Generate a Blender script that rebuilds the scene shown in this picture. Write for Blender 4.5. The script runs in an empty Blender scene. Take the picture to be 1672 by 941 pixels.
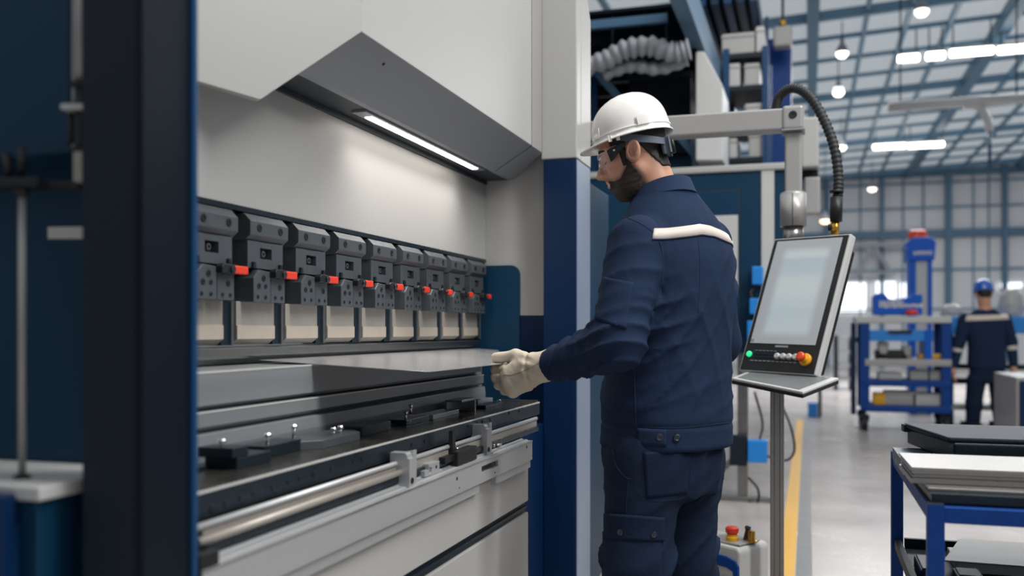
import bpy, bmesh, math, random
import numpy as np
from mathutils import Vector, Matrix
from mathutils.bvhtree import BVHTree
random.seed(7)
# Working frame: camera at the origin, +Y along the press brake, z measured from the lens.
# At the end everything is scaled by SC and lifted so that the floor lies at z = 0.
F = 1550.0
TH = math.atan(484 / F)
CS, SN = math.cos(TH), math.sin(TH)
SC = 1.12
FL = -1.01
COL = bpy.context.scene.collection

def W(px, py, d):
    r = (px - 836) / F * d
    return Vector((-SN * d + CS * r, CS * d + SN * r, (540 - py) / F * d))
def onX(px, py, X):
    d = X * F / (CS * (px - 1320)); return W(px, py, d)
def onY(px, py, Y):
    k = (px - 1320) * CS / F; d = CS * Y / (1 + SN * k)
    return W(px, py, d)
def onZ(px, py, z):
    return W(px, py, -z * F / (py - 540))

# ------------------------------------------------------------------ materials
def lin(h):
    h = h.lstrip('#'); v = [int(h[i:i + 2], 16) / 255 for i in (0, 2, 4)]
    return tuple(c / 12.92 if c <= .04045 else ((c + .055) / 1.055) ** 2.4 for c in v) + (1,)
MATS = {}
def mat(name, col, rough=.5, metal=0.0, bump=0.0, bscale=200, var=0.0, vscale=8, stretch=None, coat=0.0, spec=.5, emit=None, estr=0.0, sheen=0.0):
    if isinstance(col, str): col = lin(col)
    m = bpy.data.materials.new(name); m.use_nodes = True
    nt = m.node_tree; b = nt.nodes['Principled BSDF']
    b.inputs['Base Color'].default_value = col
    b.inputs['Roughness'].default_value = rough; b.inputs['Metallic'].default_value = metal
    b.inputs['Coat Weight'].default_value = coat
    b.inputs['Specular IOR Level'].default_value = spec
    if sheen: b.inputs['Sheen Weight'].default_value = sheen
    if emit:
        b.inputs['Emission Color'].default_value = lin(emit) if isinstance(emit, str) else emit
        b.inputs['Emission Strength'].default_value = estr
    tc = nt.nodes.new('ShaderNodeTexCoord'); vec = tc.outputs['Object']
    if stretch:
        mp = nt.nodes.new('ShaderNodeMapping'); mp.inputs['Scale'].default_value = stretch
        nt.links.new(vec, mp.inputs['Vector']); vec = mp.outputs['Vector']
    if bump:
        n = nt.nodes.new('ShaderNodeTexNoise'); n.inputs['Scale'].default_value = bscale; n.inputs['Detail'].default_value = 4
        nt.links.new(vec, n.inputs['Vector'])
        bp = nt.nodes.new('ShaderNodeBump'); bp.inputs['Strength'].default_value = bump; bp.inputs['Distance'].default_value = .002
        nt.links.new(n.outputs['Fac'], bp.inputs['Height']); nt.links.new(bp.outputs['Normal'], b.inputs['Normal'])
    if var:
        n = nt.nodes.new('ShaderNodeTexNoise'); n.inputs['Scale'].default_value = vscale; n.inputs['Detail'].default_value = 5
        nt.links.new(vec, n.inputs['Vector'])
        mx = nt.nodes.new('ShaderNodeMix'); mx.data_type = 'RGBA'
        mx.inputs['A'].default_value = tuple(c * (1 - var) for c in col[:3]) + (1,)
        mx.inputs['B'].default_value = tuple(min(1, c * (1 + var)) for c in col[:3]) + (1,)
        nt.links.new(n.outputs['Fac'], mx.inputs['Factor']); nt.links.new(mx.outputs['Result'], b.inputs['Base Color'])
        mr = nt.nodes.new('ShaderNodeMapRange'); mr.inputs['To Min'].default_value = max(.02, rough - .1); mr.inputs['To Max'].default_value = rough + .1
        nt.links.new(n.outputs['Fac'], mr.inputs['Value']); nt.links.new(mr.outputs['Result'], b.inputs['Roughness'])
    MATS[name] = m
    return m
LEN = (1, .04, 1)      # grain running along the machine
M = {}
M['white'] = mat('white_paint', '#a8a8a6', .42, 0, .08, 900)
M['cover'] = mat('blue_grey_paint', '#7d8aa0', .42, 0, .05, 600)
M['grey'] = mat('grey_paint', '#868b91', .45, 0, .08, 900)
M['navy'] = mat('navy_paint', '#052346', .4, 0, .05, 700, spec=.25)
M['navyd'] = mat('dark_navy_paint', '#030f1a', .45, 0, .05, 700, spec=.2)
M['edge'] = mat('blue_edge_paint', '#0e3d66', .4, spec=.3)
M['teal'] = mat('teal_navy_paint', '#08324c', .45, 0, .05, 600, spec=.25)
M['slate'] = mat('slate_paint', '#15212a', .5, 0, .06, 500, spec=.25)
M['steel'] = mat('brushed_steel', '#9a9a98', .32, 1, .12, 260, .12, 40, LEN)
M['steell'] = mat('bright_steel', '#c4c2be', .26, 1, .08, 260, .1, 40, LEN)
M['alu'] = mat('satin_aluminium', '#b0b2b4', .4, .45, .1, 300, .08, 30, LEN)
M['bed'] = mat('ground_steel', '#8f9396', .38, .4, .12, 220, .15, 30, LEN)
M['punch'] = mat('ground_tool_steel', '#a39d95', .42, .35, .1, 240, .1, 40)
M['black'] = mat('blackened_steel', '#222f39', .3, .5, .15, 240, .25, 25)
M['clamp'] = mat('clamp_steel', '#565c61', .42, .45, .12, 300, .15, 40)
M['blk'] = mat('matt_black', '#0c0f12', .5)
M['ptop'] = mat('worn_plate_top', '#55534f', .26, .75, .08, 200, .2, 14)
M['gap'] = mat('dark_teal_steel', '#10202a', .5, .1, spec=.3)
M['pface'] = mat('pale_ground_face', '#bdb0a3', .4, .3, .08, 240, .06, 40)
M['hole'] = mat('dark_recess', '#05070a', .7)
M['bolt'] = mat('bolt_steel', '#4a5056', .35, .9)
M['chrome'] = mat('polished_steel', '#c8c8c8', .15, 1)
M['red'] = mat('red_grip', '#d8361f', .45, 0)
M['sheet'] = mat('sheet_steel', '#cfd0d2', .27, .8)
M['dull'] = mat('dull_grey_sheet', '#92908e', .42, .15)
M['soffit'] = mat('shaded_soffit', '#222c35', .5, 0, .05, 500)  # shade behind the strip light put into the colour
M['edge_hl'] = mat('edge_highlight', '#cfcecb', .35, .2)  # pale colour that paints edge highlights on the bed and plate
M['sheet2'] = mat('stacked_sheet_steel', '#b4b0ac', .3, .8)
M['blue'] = mat('blue_frame_paint', '#053c84', .45, 0, .1, 300, .12, 12, spec=.25)
M['bblue'] = mat('bright_blue_paint', '#0757bd', .45, spec=.25)
M['cyan'] = mat('light_blue_plastic', '#1d7fd0', .4)
M['rubber'] = mat('black_rubber', '#15181b', .6)
M['lab'] = mat('white_label', '#c9c9c4', .6)
M['yellow'] = mat('yellow_plastic', '#e0a51a', .4)
M['orange'] = mat('orange_red_plastic', '#e0481c', .35)
M['brass'] = mat('brass', '#c79a45', .3, .9)
M['silver'] = mat('silver_paint', '#a3a2a1', .38, .25, .06, 500)
M['pgrey'] = mat('light_grey_plastic', '#b9bab9', .42, 0, .04, 500)

# ------------------------------------------------------------------ mesh builders
def BM(): return bmesh.new()
def box(bm, x0, x1, y0, y1, z0, z1, bev=0.0, seg=2):
    r = bmesh.ops.create_cube(bm, size=1)
    vs = r['verts']
    for v in vs:
        v.co = Vector(((x0 + x1) / 2 + v.co.x * (x1 - x0), (y0 + y1) / 2 + v.co.y * (y1 - y0), (z0 + z1) / 2 + v.co.z * (z1 - z0)))
    if bev:
        es = list({e for v in vs for e in v.link_edges})
        bmesh.ops.bevel(bm, geom=es, offset=bev, segments=seg, affect='EDGES', profile=.5)
    return bm
def obox(bm, c, ax, ay, az, sx, sy, sz, bev=0.0):
    """oriented box: centre, three unit axes, full sizes"""
    r = bmesh.ops.create_cube(bm, size=1); vs = r['verts']
    for v in vs: v.co = Vector(c) + ax * (v.co.x * sx) + ay * (v.co.y * sy) + az * (v.co.z * sz)
    if bev:
        es = list({e for v in vs for e in v.link_edges})
        bmesh.ops.bevel(bm, geom=es, offset=bev, segments=2, affect='EDGES', profile=.5)
    return bm
def solid(bm, pts, vec, bev=0.0):
    """extrude a planar polygon (3D points) by vec"""
    vec = Vector(vec)
    a = [bm.verts.new(Vector(p)) for p in pts]; b = [bm.verts.new(Vector(p) + vec) for p in pts]
    fs = [bm.faces.new(a), bm.faces.new(list(reversed(b)))]
    n = len(pts)
    for i in range(n): fs.append(bm.faces.new((a[i], b[i], b[(i + 1) % n], a[(i + 1) % n])))
    bmesh.ops.recalc_face_normals(bm, faces=fs)
    if bev:
        es = list({e for f in fs for e in f.edges})
        bmesh.ops.bevel(bm, geom=es, offset=bev, segments=2, affect='EDGES', profile=.5)
    return bm
def profY(bm, xz, y0, y1, bev=0.0):
    return solid(bm, [(x, y0, z) for x, z in xz], (0, y1 - y0, 0), bev)
def frame_of(d):
    d = d.normalized(); u = d.cross(Vector((0, 0, 1)))
    if u.length < 1e-4: u = Vector((1, 0, 0))
    u.normalize(); return u, d.cross(u)
def cyl(bm, p0, p1, r0, r1=None, n=20, cap=True):
    p0, p1 = Vector(p0), Vector(p1); r1 = r0 if r1 is None else r1
    u, v = frame_of(p1 - p0); A = []; B = []
    for i in range(n):
        a = 2 * math.pi * i / n; k = u * math.cos(a) + v * math.sin(a)
        A.append(bm.verts.new(p0 + k * r0)); B.append(bm.verts.new(p1 + k * r1))
    fs = [bm.faces.new((A[i], A[(i + 1) % n], B[(i + 1) % n], B[i])) for i in range(n)]
    for f in fs: f.smooth = True
    if cap:
        fs.append(bm.faces.new(list(reversed(A)))); fs.append(bm.faces.new(B))
    bmesh.ops.recalc_face_normals(bm, faces=fs)
    return bm
def lathe(bm, c, axis, prof, n=24, u=None):
    """prof: (radius, along) pairs from c along axis"""
    c, axis = Vector(c), Vector(axis).normalized(); U, V = frame_of(axis)
    rows = []
    for r, h in prof:
        if r < 1e-6: rows.append([bm.verts.new(c + axis * h)])
        else: rows.append([bm.verts.new(c + axis * h + (U * math.cos(2 * math.pi * i / n) + V * math.sin(2 * math.pi * i / n)) * r) for i in range(n)])
    fs = []
    for a, b in zip(rows, rows[1:]):
        for i in range(n):
            j = (i + 1) % n
            if len(a) == 1 and len(b) == 1: continue
            if len(a) == 1: fs.append(bm.faces.new((a[0], b[j], b[i])))
            elif len(b) == 1: fs.append(bm.faces.new((a[i], a[j], b[0])))
            else: fs.append(bm.faces.new((a[i], a[j], b[j], b[i])))
    bmesh.ops.recalc_face_normals(bm, faces=fs)
    return bm
def smoothpath(pts, n=8):
    P = [Vector(p) for p in pts]; P = [2 * P[0] - P[1]] + P + [2 * P[-1] - P[-2]]; out = []
    for i in range(1, len(P) - 2):
        for k in range(n):
            t = k / n; a, b, c, d = P[i - 1:i + 3]
            out.append(.5 * ((2 * b) + (c - a) * t + (2 * a - 5 * b + 4 * c - d) * t * t + (3 * b - a - 3 * c + d) * t ** 3))
    out.append(P[-2]); return out
def tube(bm, path, r, n=10, radii=None):
    path = [Vector(p) for p in path]; rows = []; up = None
    for i, p in enumerate(path):
        d = (path[min(i + 1, len(path) - 1)] - path[max(i - 1, 0)]).normalized()
        if up is None: up, _ = frame_of(d)
        up = (up - d * up.dot(d)).normalized(); v = d.cross(up)
        rr = radii[i] if radii else r
        rows.append([bm.verts.new(p + (up * math.cos(2 * math.pi * k / n) + v * math.sin(2 * math.pi * k / n)) * rr) for k in range(n)])
    fs = []
    for a, b in zip(rows, rows[1:]):
        for i in range(n): fs.append(bm.faces.new((a[i], a[(i + 1) % n], b[(i + 1) % n], b[i])))
    for f in fs: f.smooth = True
    fs.append(bm.faces.new(list(reversed(rows[0])))); fs.append(bm.faces.new(rows[-1]))
    bmesh.ops.recalc_face_normals(bm, faces=fs)
    return bm
def bar(bm, p0, p1, w, h, bev=0.0):
    """rectangular bar from p0 to p1; w sideways, h up"""
    p0, p1 = Vector(p0), Vector(p1); d = p1 - p0; u, v = frame_of(d)
    return obox(bm, (p0 + p1) / 2, d.normalized(), u, v, d.length, w, h, bev)

# ------------------------------------------------------------------ linking
def mk(name, me):
    o = bpy.data.objects.new(name, me); COL.objects.link(o); return o
def to_mesh(bm, m, smooth=False):
    me = bpy.data.meshes.new('m'); 
    if smooth:
        for f in bm.faces: f.smooth = True
    bm.to_mesh(me); bm.free()
    if m is not None: me.materials.append(m)
    return me
def wloc(o):
    v = Vector((0, 0, 0))
    while o is not None: v += o.location; o = o.parent
    return v
def thing(name, label, cat, loc, group=None):
    o = bpy.data.objects.new(name, None); COL.objects.link(o); o.empty_display_size = .05
    o.location = loc; o['label'] = label; o['category'] = cat
    if group: o['group'] = group
    return o
def part(name, bm, m, parent, smooth=False, label=None, kind=None):
    me = bm if isinstance(bm, bpy.types.Mesh) else to_mesh(bm, m, smooth)
    o = mk(name, me); o.parent = parent; o.location = -wloc(parent)
    if label: o['label'] = label
    if kind: o['kind'] = kind
    return o
def solo(name, bm, m, label, cat, group=None, smooth=False):
    me = to_mesh(bm, m, smooth)
    n = len(me.vertices); co = np.empty(n * 3); me.vertices.foreach_get('co', co); co = co.reshape(-1, 3)
    c = Vector(((co[:, 0].min() + co[:, 0].max()) / 2, (co[:, 1].min() + co[:, 1].max()) / 2, co[:, 2].min()))
    me.transform(Matrix.Translation(-c)); o = mk(name, me); o.location = c
    o['label'] = label; o['category'] = cat
    if group: o['group'] = group
    return o
def struct(name, bm, m, smooth=False):
    o = mk(name, to_mesh(bm, m, smooth)); o['kind'] = 'structure'; return o
def copy_tree(o, parent=None, off=None):
    c = o.copy(); COL.objects.link(c); c.parent = parent
    if off is not None: c.location = o.location + Vector(off)
    for ch in list(o.children): copy_tree(ch, c)
    return c
def socket_bolt(bm, c, axis, r, h):
    axis = Vector(axis)
    lathe(bm, c, axis, [(0, h * .35), (r * .5, h * .35), (r * .55, h), (r * .9, h), (r, h * .8), (r, 0)], 14)
    return bm

# ------------------------------------------------------------------ implicit surfaces
def grid(lo, hi, h):
    ax = [np.arange(lo[i], hi[i] + h, h) for i in range(3)]
    X, Y, Z = np.meshgrid(*ax, indexing='ij')
    return np.stack([X, Y, Z], -1).astype(np.float32), np.array([a[0] for a in ax])
def smin(a, b, k):
    h = np.clip(.5 + .5 * (b - a) / k, 0, 1); return b + (a - b) * h - k * h * (1 - h)
def smax(a, b, k): return -smin(-a, -b, k)
def cone(p, a, b, ra, rb):
    a = np.array(a, np.float32); b = np.array(b, np.float32); ba = b - a; pa = p - a
    h = np.clip((pa @ ba) / max(1e-9, ba @ ba), 0, 1)
    return np.linalg.norm(pa - h[..., None] * ba, axis=-1) - (ra + (rb - ra) * h)
def ell(p, c, r):
    q = (p - np.array(c, np.float32)); r = np.array(r, np.float32)
    k0 = np.linalg.norm(q / r, axis=-1); k1 = np.linalg.norm(q / (r * r), axis=-1)
    return k0 * (k0 - 1) / np.maximum(k1, 1e-6)
def wob(p, f, seed):
    rs = np.random.RandomState(seed); out = 0
    for i in range(5):
        k = rs.normal(size=3); k = k / np.linalg.norm(k) * f * (.6 + .5 * i)
        out = out + np.sin(p @ k.astype(np.float32) + rs.rand() * 6.28) / (1 + .35 * i)
    return out / 3.2
def nets(Fv, org, h, name='m'):
    s = Fv < 0
    nx, ny, nz = Fv.shape
    cnt = np.zeros((nx - 1, ny - 1, nz - 1), np.int8)
    for i in (0, 1):
        for j in (0, 1):
            for k in (0, 1): cnt += s[i:nx - 1 + i, j:ny - 1 + j, k:nz - 1 + k]
    act = (cnt > 0) & (cnt < 8)
    idx = -np.ones(act.shape, np.int64); cells = np.argwhere(act); idx[act] = np.arange(len(cells))
    acc = np.zeros((len(cells), 3)); num = np.zeros(len(cells))
    i, j, k = cells.T
    cor = [(a, b, c) for a in (0, 1) for b in (0, 1) for c in (0, 1)]
    for u in range(8):
        for v in range(u + 1, 8):
            A, B = np.array(cor[u]), np.array(cor[v])
            if abs(A - B).sum() != 1: continue
            fa = Fv[i + A[0], j + A[1], k + A[2]]; fb = Fv[i + B[0], j + B[1], k + B[2]]
            m = (fa < 0) != (fb < 0); t = np.where(m, fa / np.where(m, fa - fb, 1), 0)
            acc += np.where(m[:, None], A + t[:, None] * (B - A), 0); num += m
    V = (cells + acc / num[:, None]) * h + org
    quads = []
    for ax in range(3):
        a = [slice(None)] * 3; b = [slice(None)] * 3
        a[ax] = slice(0, -1); b[ax] = slice(1, None)
        ch = s[tuple(a)] != s[tuple(b)]; e = np.argwhere(ch)
        o1, o2 = (ax + 1) % 3, (ax + 2) % 3
        ok = (e[:, o1] > 0) & (e[:, o2] > 0) & (e[:, o1] < Fv.shape[o1] - 1) & (e[:, o2] < Fv.shape[o2] - 1)
        e = e[ok]; d1 = np.zeros(3, int); d1[o1] = 1; d2 = np.zeros(3, int); d2[o2] = 1
        q = np.stack([idx[tuple((e - d1 - d2).T)], idx[tuple((e - d2).T)], idx[tuple(e.T)], idx[tuple((e - d1).T)]], 1)
        fl = ~s[tuple(e.T)]; q[fl] = q[fl][:, ::-1]; quads.append(q)
    Q = np.concatenate(quads); Q = Q[(Q >= 0).all(1)]
    me = bpy.data.meshes.new(name); me.from_pydata(V.tolist(), [], Q.tolist())
    me.polygons.foreach_set('use_smooth', np.ones(len(me.polygons), bool)); me.update()
    return me
def relax(me, it=2, f=.5):
    n = len(me.vertices); co = np.empty(n * 3); me.vertices.foreach_get('co', co); co = co.reshape(-1, 3)
    e = np.empty(len(me.edges) * 2, int); me.edges.foreach_get('vertices', e); e = e.reshape(-1, 2)
    for _ in range(it):
        s = np.zeros_like(co); c = np.zeros(n)
        np.add.at(s, e[:, 0], co[e[:, 1]]); np.add.at(s, e[:, 1], co[e[:, 0]]); np.add.at(c, e[:, 0], 1); np.add.at(c, e[:, 1], 1)
        co = co + f * (s / np.maximum(c, 1)[:, None] - co)
    me.vertices.foreach_set('co', co.ravel()); me.update(); return me
def bvh_of(me):
    return BVHTree.FromPolygons([v.co.copy() for v in me.vertices], [tuple(p.vertices) for p in me.polygons])
def decal(bm, tree, rays, off=.0015, thick=.003):
    """a thin cloth piece lying on a surface; rays = grid of (origin, direction)"""
    rows = []
    for row in rays:
        R = []
        for o, d in row:
            hit = tree.ray_cast(Vector(o), Vector(d).normalized())
            R.append((hit[0], hit[1] if hit[0] is None or hit[1].dot(Vector(d)) < 0 else -hit[1]) if hit[0] is not None else None)
        rows.append(R)
    top = [[bm.verts.new(h[0] + h[1] * (off + thick)) if h else None for h in r] for r in rows]
    bot = [[bm.verts.new(h[0] - h[1] * thick) if h else None for h in r] for r in rows]
    fs = []
    n, m = len(rows), len(rows[0])
    ok = lambda i, j: 0 <= i < n - 1 and 0 <= j < m - 1 and all(rows[a][b] for a in (i, i + 1) for b in (j, j + 1)) 
    for i in range(n - 1):
        for j in range(m - 1):
            if not ok(i, j): continue
            q = [(i, j), (i, j + 1), (i + 1, j + 1), (i + 1, j)]
            fs.append(bm.faces.new([top[a][b] for a, b in q])); fs.append(bm.faces.new([bot[a][b] for a, b in reversed(q)]))
            for s, (di, dj) in enumerate([(-1, 0), (0, 1), (1, 0), (0, -1)]):
                if not ok(i + di, j + dj):
                    (a, b), (c, d) = q[s], q[(s + 1) % 4]
                    fs.append(bm.faces.new((top[a][b], bot[a][b], bot[c][d], top[c][d])))
    for f in fs: f.smooth = True
    bmesh.ops.recalc_face_normals(bm, faces=fs)
    return bm
def camgrid(pxs, n, m, d=1.0):
    """grid of rays from the lens through a quad of picture points TL,TR,BR,BL (used only to find surface points)"""
    out = []
    for i in range(n):
        v = i / (n - 1); row = []
        for j in range(m):
            u = j / (m - 1)
            x = (pxs[0][0] * (1 - u) + pxs[1][0] * u) * (1 - v) + (pxs[3][0] * (1 - u) + pxs[2][0] * u) * v
            y = (pxs[0][1] * (1 - u) + pxs[1][1] * u) * (1 - v) + (pxs[3][1] * (1 - u) + pxs[2][1] * u) * v
            row.append((Vector((0, 0, 0)), W(x, y, 1.0)))
        out.append(row)
    return out
WORLD, KEY, TOPL, FARL, STRIP, EXPO = .52, 370, 125, 1250, 2.6, -0.08
# ================================================================== the press brake
XP = -1.14                       # face of the ram
WY = 3.32                        # inner face of the far end frame
PB = thing('press_brake', 'huge white and navy press brake filling the bay in front of the worker', 'press brake', (-1.05, 2.2, FL))
# near end frame
b = BM(); box(b, -.872, -.79, .978, 1.067, FL, 1.3, .002); part('end_column', b, M['slate'], PB)
b = BM(); box(b, -.79, -.778, .975, 1.067, FL, 1.3, .001); part('column_cover', b, M['navyd'], PB, label='dark navy cover of the near column')
b = BM(); box(b, -.792, -.772, 1.0675, 1.079, FL, 1.3, .0045, 3); part('lit_edge', b, M['edge'], PB, label='blue column edge with its lit gleam put into the colour')  # rounded edge catching light, put in as a brighter blue strip
b = BM(); box(b, -.8725, -.80, .9765, .9785, .434, .4358); part('seam', b, M['blk'], PB)
b = BM(); box(b, -2.4, -.87, 1.115, 1.13, FL, 1.5); part('side_frame', b, M['teal'], PB)
# far end frame
b = BM(); box(b, -.898, -.785, 3.25, 3.46, FL, .604, .002); box(b, -.785, -.779, 3.252, 3.262, FL, .604); part('end_column', b, M['navy'], PB, label='navy front column beyond the worktable')
b = BM(); box(b, -.785, -.778, 3.262, 3.47, FL, .604, .001); part('column_cover', b, M['cover'], PB, label='pale grey blue side cover of the far column')
b = BM(); box(b, -.906, -.776, 3.247, 3.312, .607, 1.6, .004); part('column_head', b, M['white'], PB)
b = BM(); solid(b, [(-.776, 3.316, .607), (-.776, 3.47, .607), (-.776, 3.47, 1.155), (-.776, 3.316, 1.33)], (-.12, 0, 0), .002); part('column_head', b, M['white'], PB)
b = BM(); box(b, -1.6, -.82, 3.475, 4.02, FL, .58, .003); part('rear_cabinet', b, M['teal'], PB)
b = BM(); box(b, -.819, -.816, 3.55, 3.56, -.79, -.5); box(b, -.819, -.816, 3.55, 3.56, -.25, -.1); part('cabinet_seam', b, M['hole'], PB)
b = BM(); box(b, -1.9, -.9, WY, 3.6, .055, 1.5); part('end_wall', b, M['white'], PB, label='white inner wall at the far end')
b = BM(); box(b, -1.9, -.9, WY, 3.6, FL, .053); part('end_wall', b, M['navy'], PB, label='navy lower inner wall at the far end')
# rounded navy door
q = onY(848, 433, WY - .012); pts = []
x1, z1 = q.x, q.z
pts = [(-1.6, WY - .012, -.95), (x1, WY - .012, -.95), (x1, WY - .012, z1 - .035)]
pts += [(x1 - .035 + .035 * math.cos(a), WY - .012, z1 - .035 + .035 * math.sin(a)) for a in [i * math.pi / 16 for i in range(1, 9)]]
pts += [(-1.6, WY - .012, z1)]
b = BM(); solid(b, pts, (0, .011, 0)); part('guard_door', b, M['teal'], PB, label='teal navy guard door with a rounded corner')
# ram
b = BM(); box(b, -1.3, XP, 1.2, WY, .262, .75, .0015); part('ram', b, M['white'], PB)
b = BM(); box(b, -1.3, XP + .004, 1.2, WY - .003, .2505, .262, .001); part('ram_edge', b, M['black'], PB)
b = BM(); box(b, -1.32, -1.197, 1.2, WY - .003, .185, .2505); part('ram_foot', b, M['punch'], PB)
b = BM(); box(b, -1.33, -1.222, 1.2, WY - .003, .06, .185); part('ram_foot', b, M['gap'], PB)
# housing and hood
Y0, Y1 = 1.816, 3.106
b = BM(); box(b, -1.5, -.9, Y0 - .2 + .2, Y1, .6305, 1.7, .002); part('housing', b, M['white'], PB)
b = BM(); box(b, -1.5, -.902, Y1 + .004, 3.245, .6305, 1.7, .002); part('housing_end', b, M['silver'], PB)
hood = [(-.9, .63), (-1.03, .551), (-1.045, .549), (-1.0455, .5535), (-1.1395, .5535), (-1.1395, .63)]
b = BM(); profY(b, hood, 1.62, Y1, .0008)
for v in b.verts:
    if v.co.y < 1.7: v.co.y = 1.817 + (v.co.x + .9) * 1.6
part('hood', b, M['grey'], PB, label='sloping grey hood under the white housing')
b = BM(); solid(b, [(-.9, Y1 + .003, .63), (-1.03, Y1 + .003, .551), (-1.1395, Y1 + .003, .5535), (-1.1395, Y1 + .003, .63)], (0, .12, 0))
for v in b.verts:
    if v.co.y > Y1 + .1:
        v.co.y = 3.315 if v.co.x < -.95 else 3.245
part('hood_end', b, M['grey'], PB)
b = BM(); lathe(b, (-.93, 1.99, .6115), (.52, 0, -.855), [(0, .0012), (.004, .0012), (.004, -.001)], 12); part('screw', b, M['hole'], PB)
b = BM(); solid(b, [(-.9, Y1 + .0002, .6295), (-1.03, Y1 + .0002, .5502), (-1.03, Y1 + .0002, .60), (-.9002, Y1 + .0002, 1.7), (-.9002, Y1 + .0002, .64)], (0, .0032, 0)); part('seam', b, M['hole'], PB)
b = BM(); solid(b, [(-1.0465, 1.62, .5515), (-1.1395, 1.45, .5515), (-1.1395, 3.318, .5515), (-1.0465, 3.318, .5515)], (0, 0, .0019)); part('soffit', b, M['soffit'], PB, label='underside of the hood with shade put into its dark colour')
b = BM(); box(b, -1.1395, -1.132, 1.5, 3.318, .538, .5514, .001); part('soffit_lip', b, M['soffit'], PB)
# angled cover panel at the near end
cv = lambda t: (-.9 - .18 * t, 1.816 - .298 * t)
n_ = Vector((-.298, .18, 0)).normalized()
pl = []
for t, z in ((0, 1.7), (0, .63), (.662, .4500), (1.0, .463), (1.3, .478), (1.3, 1.7)):
    x, y = cv(t); pl.append((x, y, z))
b = BM(); solid(b, pl, n_ * .02, .001); part('angled_cover', b, M['white'], PB, label='angled white cover with a pointed lower edge')
# work light
b = BM(); box(b, -1.092, -1.052, 2.15, 3.06, .5455, .5535, .001); wl = part('work_light', b, M['grey'], PB, label='slim lit strip light under the hood')
LT = mat('lit_led_strip', (1, .95, .88, 1), .4, emit=(1, .93, .84, 1), estr=14)
b = BM(); box(b, -1.083, -1.062, 2.205, 3.015, .5438, .5462); part('diffuser', b, LT, wl)
# lower bed
b = BM(); profY(b, [(-1.02, -.0735), (-1.02, -.134), (-1.04, -.134), (-1.04, -.142), (-1.35, -.142), (-1.35, -.0735)], 1.135, 2.93, .0012); part('bed_plate', b, M['bed'], PB)
b = BM(); profY(b, [(-1.01, -.1435), (-1.01, -.170), (-1.018, -.174), (-1.03, -.181), (-1.006, -.182), (-1.003, -.206), (-1.006, -.24), (-1.35, -.24), (-1.35, -.1435)], 1.135, 2.925, .001); part('bed_rail', b, M['bed'], PB)
b = BM(); box(b, -1.34, -1.05, 1.135, 2.92, -.8, -.24); part('bed_core', b, M['blk'], PB)
b = BM(); box(b, -1.35, -1.15, 2.925, 3.31, -.3, -.075, .002); part('bed_end', b, M['bed'], PB)
b = BM(); box(b, -1.0215, -1.0192, 1.135, 2.93, -.0762, -.0727); part('bed_edge_highlight', b, M['edge_hl'], PB)  # pale strips paint the highlight along the bed edges
b = BM(); box(b, -1.0115, -1.0092, 1.135, 2.925, -.1455, -.1428); part('bed_edge_highlight', b, M['edge_hl'], PB)
# table plate
b = BM(); box(b, -1.003, -.83, 1.135, 2.957, -.2705, -.2316, .0012)
tp = part('table_plate', b, M['black'], PB)
b = BM(); box(b, -.832, -.8295, 1.135, 2.957, -.2342, -.2305); part('plate_edge_highlight', b, M['edge_hl'], tp, label='painted highlight along the plate edge')
b = BM(); box(b, -1.002, -.8325, 1.136, 2.956, -.2317, -.2312); part('plate_top', b, M['ptop'], tp, label='worn grey top face')
b = BM(); box(b, -.965, -.84, 2.957, 2.972, -.2335, -.2265); part('plate_stop', b, M['steel'], tp)
for px, py in ((346, 830), (369, 822), (394, 813), (416, 806), (446, 796), (472, 787), (490, 782), (514, 774), (542, 765), (578, 753), (592, 749), (640, 738), (673, 727), (694, 720), (765, 696), (780, 691), (788, 689), (801, 685), (832, 675), (848, 671)):
    p = onX(px, py, -.8295); b = BM(); socket_bolt(b, p, (1, 0, 0), .0052, .0014); part('bolt', b, M['bolt'], tp)
# tooling on the plate
def blk(x0, x1, y0, y1, z0, z1, m, nm='clamping_block'):
    b = BM(); box(b, x0, x1, y0, y1, z0, z1, .0015); return part(nm, b, m, tp)
zt = -.2312
blk(-.968, -.905, 1.368, 1.473, zt, zt + .0195, M['black']); blk(-.972, -.905, 1.355, 1.402, zt + .020, zt + .037, M['black'])
blk(-.99, -.935, 1.50, 1.63, zt, zt + .022, M['black'], 'guide_block')
b = BM(); solid(b, [(-.94, 1.62, zt), (-.905, 1.66, zt), (-.905, 1.82, zt), (-.94, 1.86, zt), (-.99, 1.86, zt), (-.99, 1.62, zt)], (0, 0, .017), .001); part('guide_block', b, M['clamp'], tp)
blk(-.985, -.925, 1.87, 2.02, zt, zt + .022, M['black'], 'guide_block')
blk(-.985, -.955, 1.20, 2.6, zt, zt + .006, M['black'], 'guide_rail')
blk(-.98, -.93, 2.12, 2.27, zt, zt + .014, M['black'], 'guide_block')
blk(-.975, -.925, 2.28, 2.47, zt, zt + .013, M['bed'], 'guide_block')
blk(-.985, -.955, 2.55, 2.75, zt, zt + .02, M['black'], 'guide_block')
b = BM(); solid(b, [(-.985, 2.52, zt + .016), (-.985, 2.52, zt + .03), (-.955, 2.66, zt + .03), (-.955, 2.66, zt + .016)], (-.01, 0, 0), .001); part('finger', b, M['steell'], tp)
b = BM()   # inverted U bracket
p0 = onX(747, 664, -.93); 
for y in (2.40, 2.60): pass
box(b, -.955, -.905, 2.545, 2.553, zt, zt + .038, .0008); box(b, -.955, -.905, 2.44, 2.553, zt + .034, zt + .04, .0008); box(b, -.955, -.95, 2.44, 2.553, zt + .005, zt + .036)
part('stop_bracket', b, M['steel'], tp)
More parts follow.
